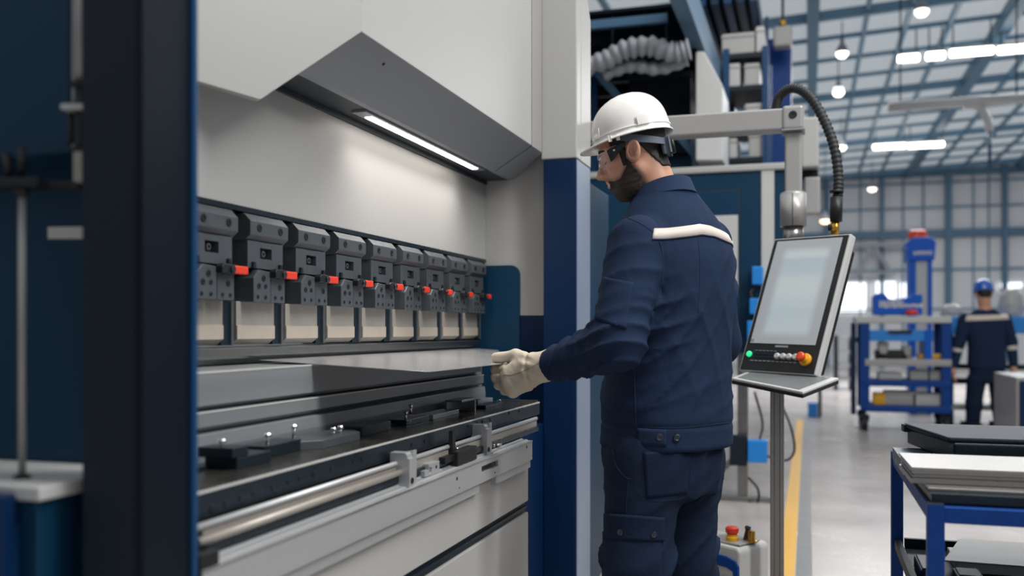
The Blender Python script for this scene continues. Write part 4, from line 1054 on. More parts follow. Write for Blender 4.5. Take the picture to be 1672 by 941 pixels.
btn(-.83, -.765, .010, G, 'start_button')
b = BM()
for i in range(6):
    for j in range(2): obox(b, CP(-.66 + i * .105, -.75 - j * .045, .001), hx, hy, hn, .015, .009, .002, .0004)
part('key_row', b, M['slate'], con)
for u in (-.03, .13, .29, .46): btn(u, -.78, .0105, M['pgrey'], 'selector_knob', .012)
b = BM()
for i in range(11): obox(b, CP(-.72 + i * .118, -.855, .001), hx, hy, hn, .012, .003, .001)
for i in range(6): obox(b, CP(-.66 + i * .105, -.705, .001), hx, hy, hn, .010, .002, .001)
part('marking', b, M['grey'], con)
b = BM(); lathe(b, CP(.72, -.81, 0), hn, [(.021, 0), (.021, .006), (.017, .009), (.014, .009), (.012, .02), (0, .02)], 22); es = part('emergency_stop', b, M['yellow'], con, label='yellow ringed stop button')
b = BM(); lathe(b, CP(.70, -.80, .016), hn, [(.010, 0), (.015, .006), (.015, .014), (.011, .018), (0, .019)], 22); part('push_head', b, M['orange'], con)
# keyboard shelf
S1, S2, S3, S4 = W(1194, 617, 3.054), W(1311, 640, 2.778), W(1370, 617, 2.944), W(1222, 606, 3.220)
zs_ = (S1.z + S2.z + S3.z) / 3; 
pts = [Vector((p.x, p.y, p.z)) for p in (S1, S2, S3, S4)]
b = BM(); solid(b, pts, (0, 0, -.009), .003); sh = part('keyboard_shelf', b, M['pgrey'], arm)
cen = sum(pts, Vector()) / 4
b = BM(); solid(b, [cen + (p - cen) * .998 - Vector((0, 0, .008)) for p in pts], (0, 0, -.012), .003); part('shelf_tray', b, M['blk'], sh)
i_ = [cen + (p - cen) * .86 for p in pts]
b = BM(); solid(b, [p + Vector((0, 0, .0015)) for p in i_], (0, 0, -.003)); part('keypad', b, mat('dark_grey_membrane', '#6a6e70', .4), sh)
# support post below the shelf
pc = onZ(1269, 1010, FL); py_ = 3.16; px_ = onY(1269, 700, py_).x
b = BM(); zt2 = -.188
box(b, px_ - .021, px_ - .008, py_ - .022, py_ + .022, FL, zt2, .002); box(b, px_ - .0075, px_ + .0075, py_ - .019, py_ + .022, FL, zt2); box(b, px_ + .008, px_ + .021, py_ - .022, py_ + .022, FL, zt2, .002)
part('support_post', b, M['steel'], arm)
b = BM(); box(b, px_ - .15, px_ + .15, py_ - .15, py_ + .15, FL, FL + .012, .003); part('base_plate', b, M['slate'], arm)
# corrugated hose
hp = [onY(1272, 200, AY + .03), onY(1268, 175, AY + .03), onY(1275, 155, AY + .02), onY(1296, 144, AY), onY(1322, 158, AY - .02), onY(1345, 195, AY - .05), onY(1362, 240, AY - .08), onY(1369, 290, AY - .1), onY(1367, 330, AY - .12), onY(1366, 352, AY - .12)]
path = smoothpath(hp, 26); rr = [.0165 + (.0013 if i % 4 < 2 else -.0013) for i in range(len(path))]
b = BM(); tube(b, path, .016, 14, rr); hz = part('hose', b, M['rubber'], arm)
b = BM(); cyl(b, onY(1366, 322, AY - .12), onY(1365, 362, AY - .12), .0205, n=20); cyl(b, onY(1366, 311, AY - .12), onY(1366, 315, AY - .12), .023, n=20); part('hose_sleeve', b, M['blk'], hz)
b = BM(); cyl(b, onY(1364, 361, AY - .12), onY(1363, 384, AY - .12), .014, n=16); part('hose_fitting', b, M['brass'], hz)
b = BM(); cyl(b, onY(1352, 372, AY - .12), onY(1364, 372, AY - .12), .011, n=12); part('hose_fitting', b, M['blk'], hz)

# ================================================================== foot control station
d1 = Vector((.87, -.5, 0)).normalized(); d2 = Vector((-d1.y, d1.x, 0)); cz = -.70
o_ = W(1208, 897, 3.05); o_ = Vector((o_.x, o_.y, 0)) - d1 * .10 + d2 * .06
fc = thing('foot_control', 'low white and navy foot control station with red stop button by the worker', 'foot control', (o_.x, o_.y, FL))
def FP(a, c, z): return o_ + d1 * a + d2 * c + Vector((0, 0, z))
b = BM(); solid(b, [FP(-.13, -.06, FL), FP(.10, -.06, FL), FP(.10, -.06, cz - .014), FP(.088, -.06, cz - .002), FP(-.13, -.06, cz + .004)], d2 * .17, .008); part('housing', b, M['pgrey'], fc)
b = BM(); solid(b, [FP(-.16, -.066, cz - .026), FP(.05, -.066, cz - .034), FP(.088, -.066, cz - .046), FP(.097, -.066, cz - .062), FP(.097, -.066, FL), FP(.076, -.066, FL), FP(.076, -.066, cz - .080), FP(.05, -.066, cz - .070), FP(-.16, -.066, cz - .062)], d2 * .03, .003); part('front_trim', b, M['blue'], fc)
for k in range(4):
    b = BM(); obox(b, FP(.0, -.0625, cz - .105 - .022 * k), d1, d2, uz, .13, .006, .006); part('louvre', b, M['grey'], fc)
b = BM(); obox(b, FP(.02, .02, cz + .003), d1, d2, uz, .13, .12, .006, .002); part('top_panel', b, M['silver'], fc)
def fb_(a, c, prof, m, nm): 
    b = BM(); lathe(b, FP(a, c, cz + .004), uz, prof, 20); return part(nm, b, m, fc)
fb_(.03, .0, [(.021, 0), (.021, .012), (.017, .016), (.017, .022), (0, .022)], M['yellow'], 'button_collar'); fb_(.03, .0, [(.012, .02), (.021, .028), (.022, .042), (.016, .047), (0, .048)], M['red'], 'emergency_stop')
fb_(.0, .05, [(.012, 0), (.012, .028), (.008, .034), (0, .034)], M['yellow'], 'button'); fb_(.058, .05, [(.016, 0), (.013, .014), (.009, .03), (.009, .036), (.011, .04), (.008, .046), (0, .048)], M['bolt'], 'knob')
fb_(.082, .035, [(.018, 0), (.018, .005), (.012, .006), (.012, .03), (.010, .036), (0, .037)], M['brass'], 'key_switch')
b = BM(); tube(b, smoothpath([FP(-.10, .05, cz + .01), FP(-.12, .06, cz + .03), FP(-.16, .1, cz + .03), FP(-.22, .16, cz - .1), FP(-.24, .2, FL + .02)], 8), .011, 10); part('cable', b, M['rubber'], fc)

# ================================================================== second machine behind the worker
SY = 5.75
sm = thing('second_machine', 'tall navy cabinet machine with a white top rail standing behind the worker', 'machine', (-.9, SY + .4, FL))
zA, zB = onY(1240, 577, SY).z, onY(1240, 279, SY).z
xR = onY(1284, 300, SY).x; xl = -1.9; x1, x2 = onY(1243, 300, SY).x, onY(1264, 300, SY).x
b = BM(); box(b, xl, x1 - .003, SY, SY + .9, zA, zB, .006); part('enclosure', b, M['teal'], sm)
b = BM(); box(b, x1, x2, SY - .01, SY + .02, zA - .02, zB, .004); part('corner_post', b, M['pgrey'], sm)
b = BM(); box(b, x2 + .002, xR, SY + .01, SY + .9, zA, zB, .004); part('side_post', b, M['teal'], sm)
b = BM(); box(b, xl, xR + .02, SY - .02, SY + .92, zB, onY(1240, 268, SY).z, .008); part('top_rail', b, M['white'], sm)
dz = onY(1208, 310, SY).z; dx = onY(1208, 310, SY).x
b = BM(); box(b, xl + .3, dx, SY - .014, SY - .001, zA + .05, dz, .004); dr = part('door', b, M['teal'], sm)
b = BM(); box(b, dx - .2, dx - .01, SY - .018, SY - .013, .25, onY(1195, 352, SY).z, .003); part('window', b, M['pgrey'], dr)
b = BM(); box(b, xl + .295, dx + .006, SY - .0085, SY - .0005, zA + .045, dz + .006); part('door_gasket', b, M['blk'], sm)
for y, px, h_ in ((450, 1237, 30), (500, 1233, 26), (540, 1229, 34)):
    c = W(px, y, 4.9 if px else 0); c = onY(px, y, SY - .08); b = BM(); box(b, c.x - .03, c.x + .03, SY - .12, SY - .003, c.z - h_ / F * 2.8, c.z + h_ / F * 2.6, .006); part('junction_box', b, M['cyan'], sm, label='light blue junction box')
b = BM(); tube(b, smoothpath([onY(1237, 465, SY - .06), onY(1226, 478, SY - .09), onY(1230, 490, SY - .1), onY(1236, 500, SY - .06)], 8), .008, 8); part('cable', b, M['rubber'], sm)
for px in (1213, 1130, 1010):
    c = onY(px, 700, SY + .05); b = BM(); box(b, c.x - .03, c.x + .03, SY + .02, SY + .08, FL, zA, .003); part('leg', b, M['steel'], sm)
c1, c2 = onY(1165, 822, SY + .02), onY(1262, 828, SY + .02)
b = BM(); box(b, c1.x - .1, c2.x + .02, SY + .0, SY + .06, FL, FL + .03, .003); part('foot_bar', b, M['steel'], sm)
b = BM(); bar(b, (c1.x - .03, SY + .04, FL + .1), (onY(1205, 745, SY + .04).x, SY + .04, onY(1205, 745, SY).z), .04, .03, .003); part('brace', b, M['steel'], sm)
c = onY(1237, 737, SY - .02); b = BM(); box(b, c.x - .055, c.x + .055, SY - .05, SY + .05, c.z - .065, c.z + .065, .006); jb = part('switch_box', b, M['cyan'], sm, label='light blue switch box on the leg')
b = BM(); box(b, c.x - .16, c.x - .06, SY - .03, SY + .02, c.z - .09, c.z + .09, .006); part('box_back', b, M['slate'], jb)
b = BM(); tube(b, smoothpath([onY(1232, 640, SY + .1), onY(1245, 690, SY + .1), onY(1240, 720, SY + .02)], 8), .007, 8); tube(b, smoothpath([onY(1252, 745, SY), onY(1284, 752, SY), onY(1297, 735, SY), onY(1292, 700, SY), onY(1278, 665, SY + .05)], 8), .007, 8)
tube(b, smoothpath([onY(1222, 780, SY), onY(1238, 800, SY), onY(1236, 822, SY), onY(1222, 818, SY)], 8), .007, 8); part('cable', b, M['rubber'], sm)
# overhead structures behind the worker
mz = thing('mezzanine', 'dark steel mezzanine deck with blue beams high above the second machine', 'mezzanine', (-1.2, 7.5, FL))
y0_, y1_ = 6.6, 10.5; LD = zB + .012
dk = onY(1090, 64, y0_).z
b = BM(); box(b, -3.5, onY(1137, 64, y0_).x, y0_, y1_, dk, dk + .12); part('deck', b, M['navyd'], mz)
b = BM(); 
for k in range(9): box(b, -3.5, onY(1137, 64, y0_).x - .02, y0_ + .2 + .42 * k, y0_ + .27 + .42 * k, dk - .10, dk)
part('joists', b, M['navyd'], mz)
bx = onY(1140, 80, y0_).x
b = BM(); box(b, bx - .08, bx + .02, 4.4, y1_, dk - .02, dk + .16); box(b, bx + .02, bx + .03, 4.4, y1_, dk - .05, dk + .19); part('edge_beam', b, mat('pale_blue_steel', '#5f7f9a', .45), mz, label='pale blue edge beam')
b = BM(); z9 = onY(1200, 38, 9.2).z; xa, xb = onY(1148, 38, 9.2).x, onY(1240, 38, 9.2).x
box(b, xa - .2, xb, 8.2, 11.5, z9, z9 + .12); part('upper_deck', b, M['navyd'], mz)
for k in range(7):
    b = BM(); xx = xa - .15 + (xb - xa + .12) * k / 6; box(b, xx, xx + .06, 8.2, 11.5, z9 - .14, z9); part('joist', b, M['teal'] if k % 2 else M['edge'], mz)
for px, y, hh in ((1238, 9.2, 0), (970, 7.2, 0)):
    c = onY(px, 100, y); b = BM(); box(b, c.x - .03, c.x + .03, y - .03, y + .03, LD, z9 if px > 1000 else dk); part('post', b, M['edge'], mz)
bgs = mat('blue_grey_steel', '#3c5f7c', .45)
for p_, q_, y_ in (((955, 95), (1012, 162), 6.9), ((1112, 225), (1142, 262), 6.9), ((965, 85), (1100, 66), 7), ((965, 42), (1090, 30), 6.2)):
    b = BM(); bar(b, onY(*p_, y_), onY(*q_, y_), .05, .055); part('brace', b, bgs, mz)
b = BM(); c0_, c1_ = onY(1027, 190, 7.1), onY(1128, 119, 7.1); box(b, c0_.x, c1_.x, 7.1, 8.6, c0_.z - .3, c1_.z, .01); hb_ = thing('storage_bin', 'large dark navy bin unit on top of the second machine', 'bin', ((c0_.x + c1_.x) / 2, 7.8, c0_.z - .3)); part('body', b, M['navyd'], hb_)
b = BM(); box(b, c0_.x - .01, c1_.x + .01, 7.08, 7.13, c1_.z - .03, c1_.z + .02, .004); part('rim', b, M['slate'], hb_)
b = BM(); box(b, c0_.x - .8, c1_.x, 7.2, 8.5, LD, c0_.z - .3); part('stand', b, M['teal'], hb_)
dw = mat('shaded_duct_foil', '#8f9499', .55, .1, .5, 30, .2, 9)  # foil greyed down, shade under the deck put into the colour
du = thing('wrapped_duct', 'crumpled pale wrapped duct hanging before the dark mezzanine', 'duct', onY(1050, 90, 6.2))
dp = smoothpath([onY(940, 112, 6.2), onY(985, 100, 6.2), onY(1020, 82, 6.2), onY(1060, 76, 6.2), onY(1100, 86, 6.2), onY(1126, 80, 6.2)], 16)
rs_ = random.Random(4); rad = [.062 + .010 * math.sin(i * 1.05) + rs_.uniform(-.004, .004) for i in range(len(dp))]
b = BM(); tube(b, dp, .06, 18, rad); part('duct_hose', b, dw, du)
dp = smoothpath([onY(985, 122, 6.3), onY(1030, 108, 6.3), onY(1075, 112, 6.3), onY(1122, 98, 6.3)], 14); rad = [.042 + .006 * math.sin(i * 1.05) for i in range(len(dp))]
b = BM(); tube(b, dp, .05, 16, rad); part('duct_hose', b, dw, du)
for px in (1000, 1088):
    p_ = onY(px, 90, 6.2); b = BM(); cyl(b, p_ + Vector((0, 0, .03)), (p_.x, 6.2, dk + .1), .006, n=6); part('hanger', b, M['slate'], du)
b = BM(); box(b, onY(940, 90, 6.2).x, onY(1127, 90, 6.2).x, 6.17, 6.62, dk + .08, dk + .10); part('hanger_rail', b, M['navyd'], du)
b = BM(); box(b, -3.5, onY(1283, 300, 9.8).x, 6.68, 10.4, LD - .08, LD - .001, .004); part('lower_deck', b, M['slate'], mz)
for px, y in ((1269, 9.0), (900, 9.0), (880, 7.0)):
    c = onY(px, 700, y); b = BM(); box(b, c.x - .03, c.x + .03, y - .03, y + .03, FL, LD - .08); part('post', b, M['steel'], mz)
# grey riser with slanted face
b = BM(); p = [onY(1136, 262, 6.6), onY(1136, 84, 6.6), onY(1150, 84, 6.6), onY(1180, 140, 6.6), onY(1180, 262, 6.6)]; solid(b, p, (0, .5, 0), .008)
solo('duct_riser', b, M['pgrey'], 'pale grey sloping sheet metal riser right of the dark bin', 'duct')
rk = thing('parts_rack', 'rack of pale boxes on shelves behind the control arm', 'rack', (onY(1212, 200, 8).x, 8.2, LD))
ra_, rb_ = onY(1186, 250, 8).x, onY(1250, 250, 8).x
for x in (ra_, rb_):
    for y in (8, 8.6): b = BM(); box(b, x - .025, x + .025, y - .025, y + .025, LD, onY(1200, 80, 8).z); part('upright', b, M['edge'], rk)
for yy in (262, 205, 145, 92):
    z = onY(1200, yy, 8).z; b = BM(); box(b, ra_, rb_, 7.99, 8.62, z - .02, z + .02); part('shelf', b, M['slate'], rk)
KX = 0
for yy, cols in ((262, ((1188, 1203, 34), (1222, 1244, 42))), (205, ((1186, 1212, 18), (1216, 1246, 32))), (145, ((1184, 1208, 40), (1215, 1240, 38))), (92, ((1178, 1232, 36), (1234, 1248, 44)))):
    z = onY(1200, yy, 8).z + .021
    for k, (a_, c_, h_) in enumerate(cols):
        xa, xb = onY(a_, 250, 8).x, onY(c_, 250, 8).x; hh = h_ / F * 7.6
        b = BM(); box(b, xa, xb, 8.02, 8.5, z, z + hh, .01); box(b, xa - .005, xb + .005, 8.01, 8.51, z + hh * .8, z + hh * .86, .002)
        solo('storage_box', b, M['white'] if (k + KX) % 2 else M['pgrey'], f"{'wide' if k == 0 else 'narrow'} pale box on the {['lowest', 'second', 'third', 'top'][KX]} shelf of the rack behind the control arm", 'box', 'boxes on the rack')
    KX += 1
b = BM(); c = onY(1271, 120, 9.5); zlo = onY(1271, 262, 9.5).z; z_hi = onY(1271, 62, 9.5).z
bt_ = thing('blue_column', 'tall dark blue machine column above the control arm elbow', 'column', (c.x, 9.6, LD))
box(b, c.x - .12, c.x + .12, 9.5, 9.8, LD, z_hi, .01); part('shaft', b, M['blue'], bt_)
b = BM(); box(b, c.x - .125, c.x - .09, 9.44, 9.495, LD, z_hi + .2, .004); part('rail', b, M['edge'], bt_)
b = BM(); cq = onY(1249, 165, 9.4); box(b, cq.x - .05, cq.x + .03, 9.35, 9.45, cq.z - .12, cq.z + .08, .01); part('motor', b, M['orange'], bt_)
b = BM(); c = onY(1278, 60, 9.2); box(b, c.x - .085, c.x + .085, 9.15, 9.3, c.z - .1, c.z + .09, .02); hs_ = thing('hanging_unit', 'white unit hanging above the dark blue column', 'lamp', (c.x, 9.2, c.z)); part('body', b, M['white'], hs_)
b = BM(); cyl(b, (c.x, 9.22, c.z + .08), (c.x, 9.22, 4.3), .012, n=8); part('cord', b, M['slate'], hs_); b = BM(); cyl(b, (c.x, 9.22, c.z + .09), (c.x, 9.22, c.z + .16), .03, n=10); part('hook', b, M['brass'], hs_)
c = onY(1322, 232, 5.9); b = BM(); box(b, c.x - .048, c.x + .053, 5.9, 6.1, c.z - .15, c.z + .15, .012); part('side_box', b, M['white'], sm, label='white box on the right side of the machine')
b = BM(); box(b, c.x - .16, c.x + .05, 6.0, 6.06, c.z - .20, c.z - .15, .004); part('bracket', b, M['slate'], sm)
b = BM(); box(b, c.x - .03, c.x + .06, 5.95, 6.08, c.z - .42, c.z - .2, .01); part('gearbox', b, M['silver'], sm)

# ================================================================== sheet table on the right
TZ = -.33
tx0, tx1, ty0, ty1 = .2155, 1.25, 1.95, 2.80
tb = thing('sheet_table', 'blue steel workbench stacked with metal sheets', 'table', (.7, 2.35, FL))
for x in (tx0, tx1 - .03):
    for y in (ty0, ty1 - .03):
        b = BM(); box(b, x, x + .03, y, y + .03, FL, TZ, .0015); lgp = part('leg', b, M['blue'], tb)
        b = BM(); box(b, x + .0005, x + .0295, y + .0005, y + .0295, TZ, TZ + .001); part('leg_cap', b, M['slate'], lgp)
for (a, c) in (((tx0 + .03, ty0 + .003), (tx1 - .03, ty0 + .027)), ((tx0 + .03, ty1 - .027), (tx1 - .03, ty1 - .003)), ((tx0 + .003, ty0 + .03), (tx0 + .027, ty1 - .03)), ((tx1 - .027, ty0 + .03), (tx1 - .003, ty1 - .03))):
    b = BM(); box(b, a[0], c[0], a[1], c[1], TZ - .034, TZ - .004, .001); part('rail', b, M['blue'], tb)
    b = BM(); box(b, a[0] + .004, c[0] - .004, a[1] + .004, c[1] - .004, TZ - .590 + .33, TZ - .565 + .33, .001)
    part('lower_rail', b, M['slate'], tb)
b = BM(); box(b, tx0 + .006, tx0 + .03, ty0 + .02, ty1 - .02, TZ - .004, TZ - .001); part('ledge_strip', b, M['slate'], tb)
for k in range(4):
    b = BM(); yy = ty0 + .08 + k * .21; box(b, tx0 + .02, tx1 - .02, yy, yy + .05, TZ - .03, TZ - .006); part('slat', b, M['black'], tb)
b = BM(); box(b, tx0 + .02, tx1 - .02, ty0 + .02, ty1 - .02, -.6, -.59); part('lower_shelf', b, M['slate'], tb)
# stack of sheet strips
z = TZ - .0005
def strip(x0, y0, y1, th, m, label, skew=0.0, nm='steel_sheet', x1=1.2):
    global z
    b = BM(); solid(b, [(x0, y0, z), (x1, y0 + skew, z), (x1, y1 + skew, z), (x0 - .004, y1, z)], (0, 0, th), .0006)
    solo(nm, b, m, label, 'metal sheet', 'metal sheets stacked on the blue table'); z += th + .0004
b = BM(); solid(b, [(.226, ty0 + .028, z), (.226, ty0 + .028, z + .016), (.222, ty0 + .028, z + .018), (.222, ty0 + .30, z + .018), (.222, ty0 + .30, z)], (.98, 0, 0), .001); solo('steel_tray', b, M['black'], 'dark steel tray lying right on the blue table under the sheets', 'tray'); z += .0185
strip(.224, 2.01, 2.26, .005, M['sheet2'], 'lowest bright strip at the bottom of the sheet stack', .004)
strip(.196, 2.06, 2.27, .010, M['sheet2'], 'thick pale sheet second from the bottom of the stack', .0)
strip(.201, 2.052, 2.275, .0022, M['steel'], 'thin grey sheet third from the bottom of the stack', .002)
strip(.199, 2.055, 2.27, .004, M['sheet2'], 'pale sheet fourth from the bottom of the stack', .003)
strip(.202, 2.05, 2.275, .0022, M['steel'], 'thin grey sheet just under the two topmost sheets', -.001)
strip(.199, 2.053, 2.28, .0075, M['sheet2'], 'pale sheet just under the topmost sheet of the stack', .001)
strip(.197, 2.05, 2.285, .0055, M['sheet2'], 'topmost shiny sheet of the stack on the blue table', 0)
# dark folded channel beyond the stack
b = BM(); box(b, .206, 1.15, 2.31, 2.62, TZ - .0005, -.3002, .001); solo('flat_slab', b, M['black'], 'dark flat slab lying on the blue table under the folded panel', 'slab')
fp = thing('folded_panel', 'dark folded steel panel with an oblique end behind the sheet stack', 'panel', (.7, 2.55, -.2998))
b = BM(); solid(b, [(.250, 2.715, -.2998), (.318, 2.375, -.2998), (1.13, 2.375, -.2998), (1.13, 2.715, -.2998)], (0, 0, .042), .004); part('body', b, M['black'], fp)
b = BM(); solid(b, [(.240, 2.725, -.2575), (.308, 2.385, -.2575), (1.135, 2.385, -.2575), (1.135, 2.725, -.2575)], (0, 0, .0115), .004); part('top_flange', b, M['slate'], fp)
b = BM(); solid(b, [(.236, 2.728, -.268), (.240, 2.70, -.268), (1.135, 2.735, -.268), (1.135, 2.742, -.268)], (0, 0, .02), .002); part('rear_lip', b, M['black'], fp)
z = -.5895
b = BM(); pp_ = [onZ(1541, 915, z + .03), onZ(1690, 926, z + .03), onZ(1690, 888, z + .03), onZ(1567, 879, z + .03)]; solid(b, pp_, (0, 0, -.004), .0005); solo('scribed_sheet', b, M['dull'], 'grey sheet with scribed lines on the lower shelf of the blue table', 'metal sheet')
b = BM(); x_, y_ = pp_[0].x, pp_[0].y; box(b, x_ + .03, 1.15, y_ + .01, y_ + .18, z, z + .025, .002); solo('spacer_board', b, M['pgrey'], 'pale board under the scribed sheet on the lower shelf', 'board')
b = BM(); box(b, .25, .30, 2.40, 2.55, z, z + .03, .003); box(b, .255, .295, 2.405, 2.545, z + .03, z + .034, .001); solo('small_box', b, M['navy'], 'small dark blue box at the left end of the lower shelf', 'box')
b = BM(); box(b, .315, .37, 2.30, 2.38, z, z + .045, .002); box(b, .32, .365, 2.305, 2.375, z + .045, z + .048, .001); solo('small_block', b, M['slate'], 'small dark block beside the near leg on the lower shelf', 'block')

# ================================================================== far shop floor
CY = 10.2
def cart():
    t = thing('tool_cart', 'blue wheeled cart with shelves full of tools on the shop floor', 'cart', (W(1480, 685, 10.6).x, CY + .3, FL))
    xa, xb = onY(1412, 600, CY).x, onY(1545, 600, CY).x; Zt = onY(1480, 519, CY).z; zb = onY(1480, 672, CY).z
    for x in (xa, xb):
        for y in (CY, CY + .6): b = BM(); box(b, x - .045, x + .045, y - .04, y + .04, zb, Zt, .006); part('upright', b, M['blue'], t)
    for py_, m, nm in ((522, M['pgrey'], 'worktop'), (592, M['silver'], 'shelf'), (626, M['blue'], 'shelf'), (668, M['blue'], 'bottom_shelf')):
        zz = onY(1480, py_, CY).z; b = BM(); box(b, xa - (.09 if py_ < 530 else 0), xb + .045, CY - .05, CY + .65, zz - .035, zz + .03, .006); part(nm, b, m, t)
    zz = onY(1480, 549, CY).z
    b = BM(); box(b, xa, xb - .12, CY - .02, CY + .5, zz - .05, zz + .06, .006); part('drawer', b, M['cyan'], t, label='light blue drawer')
    b = BM(); box(b, xa + .22, xa + .44, CY - .05, CY - .02, zz + .03, zz + .06, .006); part('drawer_handle', b, M['blk'], t)
    b = BM(); box(b, xb - .2, xb - .13, CY - .03, CY + .5, zz - .25, zz + .06, .006); part('drawer_side', b, M['bblue'], t)
    b = BM(); x = onY(1394, 600, CY).x; box(b, x - .025, x + .025, CY + .05, CY + .11, zb - .05, onY(1394, 527, CY).z, .008); box(b, x - .02, xa, CY + .06, CY + .1, -.12, -.07); part('push_bar', b, M['navy'], t)
    for x in (xa, xb):
        for y in (CY + .02, CY + .58):
            b = BM(); cyl(b, (x - .03, y, FL + .07), (x + .03, y, FL + .07), .07, n=20); w_ = part('caster', b, M['rubber'], t)
            b = BM(); cyl(b, (x - .034, y, FL + .07), (x + .034, y, FL + .07), .028, n=14); part('hub', b, M['pgrey'], w_)
            b = BM(); box(b, x - .045, x + .045, y - .03, y + .03, FL + .1, zb - .04, .006); part('fork', b, M['slate'], w_)
    return t, xa, xb
ct, xa, xb = cart()
def on_cart(px, py, w, h, dp, m, nm, label, cat, bev=.01):
    c = onY(px, py, CY + .1); c.z = onY(1480, {588: 592, 622: 626, 664: 668}[py], CY).z + .0305; b = BM(); box(b, c.x - w / 2, c.x + w / 2, CY + .06, CY + .06 + dp, c.z, c.z + h, bev); box(b, c.x - w * .3, c.x + w * .3, CY + .055, CY + .09, c.z + h * .3, c.z + h * .6, bev * .3)
    return solo(nm, b, m, label, cat)
on_cart(1456, 588, .30, .09, .3, M['blk'], 'tool_box', 'black tool box on the middle shelf of the blue cart', 'toolbox'); on_cart(1442, 588, .10, .17, .2, M['silver'], 'metal_part', 'grey metal part left of the black tool box on the cart', 'part'); on_cart(1481, 588, .09, .13, .2, M['steel'], 'metal_part', 'steel part right of the black tool box on the cart', 'part')
on_cart(1520, 588, .22, .05, .3, M['yellow'], 'wooden_board', 'yellow brown board at the right of the middle cart shelf', 'board'); on_cart(1453, 622, .22, .07, .3, M['pgrey'], 'pale_case', 'pale case on the third shelf of the cart', 'case'); on_cart(1500, 622, .17, .1, .3, M['white'], 'white_bin', 'white bin on the third shelf of the cart', 'bin'); on_cart(1528, 622, .12, .1, .25, M['white'], 'white_bin', 'white bin nearest the right post of the third cart shelf', 'bin')
on_cart(1436, 664, .12, .12, .2, M['yellow'], 'yellow_case', 'yellow brown case on the bottom shelf of the cart', 'case'); on_cart(1470, 664, .3, .14, .3, M['silver'], 'metal_crate', 'grey crate in the middle of the bottom cart shelf', 'crate'); on_cart(1512, 664, .26, .12, .3, M['pgrey'], 'offcut_bin', 'pale offcut bin on the bottom cart shelf', 'bin')
# blue device on the cart top
c0_, c1_ = onY(1427, 518, CY + .1), onY(1506, 484, CY + .1)
dv = thing('blue_device', 'blue machine head with faint white lettering on the cart top', 'device', ((c0_.x + c1_.x) / 2, CY + .25, c0_.z))
zc_ = onY(1480, 519, CY).z + .031
b = BM(); w_ = c1_.x - c0_.x
solid(b, [(c0_.x, CY + .08, zc_), (c1_.x, CY + .08, zc_), (c1_.x, CY + .08, c1_.z + .02), (c0_.x + w_ * .80, CY + .08, c1_.z + .025), (c0_.x + w_ * .76, CY + .08, c1_.z - .005), (c0_.x + w_ * .45, CY + .08, c1_.z - .03), (c0_.x + w_ * .3, CY + .08, c1_.z - .02), (c0_.x + w_ * .22, CY + .08, c1_.z + .035), (c0_.x + w_ * .07, CY + .08, c1_.z + .035), (c0_.x, CY + .08, c1_.z + .01)], (0, .35, 0), .008); part('casing', b, M['bblue'], dv)
def strokes(par, y, x0, x1, zc, h, seed):
    """faint illegible lettering: a row of short strokes"""
    rs = random.Random(seed); b = BM(); x = x0
    while x < x1:
        w_ = h * rs.uniform(.25, .7); box(b, x, min(x + w_, x1), y - .004, y, zc - h * rs.uniform(.3, .5), zc + h * rs.uniform(.25, .5)); x += w_ + h * .18
    part('lettering', b, M['lab'], par)
strokes(dv, CY + .08, c0_.x + .05, c0_.x + .28, c1_.z - .06, .05, 3); strokes(dv, CY + .08, c0_.x + .05, c0_.x + .46, zc_ + .09, .045, 4)
c = onY(1489, 517, CY); b = BM(); lathe(b, (c.x, CY + .03, zc_), uz, [(.05, 0), (.06, .02), (.05, .045), (0, .05)], 16); solo('red_cap', b, M['red'], 'small red knob on the cart top in front of the blue device', 'knob', smooth=True)
# blue tower
TY = 12.4
tw = thing('blue_tower_machine', 'tall blue tower machine with red cap behind the cart', 'machine', (onY(1503, 500, TY).x, TY + .2, FL))
xa_, xb_ = onY(1485, 500, TY).x, onY(1522, 500, TY).x; zt1 = onY(1500, 426, TY).z; zt2_ = onY(1500, 388, TY).z; zt3 = onY(1500, 375, TY).z
b = BM(); box(b, xa_, xa_ + .07, TY - .02, TY + .4, FL, zt1, .006); box(b, xb_ - .05, xb_, TY - .02, TY + .4, FL, zt1, .006); part('column_side', b, M['bblue'], tw)
b = BM(); box(b, xa_ + .07, xb_ - .05, TY, TY + .4, FL, zt1, .004); part('column_face', b, M['pgrey'], tw)
b = BM(); solid(b, [(xa_ - .02, TY - .05, zt1), (xb_ + .02, TY - .05, zt1), (xb_ + .04, TY - .05, zt2_ - .06), (xb_ - .02, TY - .05, zt2_), (xa_ + .03, TY - .05, zt2_), (xa_ - .06, TY - .05, zt2_ - .08), (xa_ - .02, TY - .05, zt2_ - .12)], (0, .5, 0), .01); hd_ = part('head', b, M['bblue'], tw)
strokes(tw, TY - .05, xa_ + .04, xb_ - .01, zt1 + .09, .06, 9)
b = BM(); lathe(b, ((xa_ + xb_) / 2 - .02, TY + .15, zt2_), uz, [(.11, 0), (.11, .03), (.10, .09), (.08, .10), (0, .105)], 20); part('red_cap', b, M['orange'], tw, label='orange red cap')
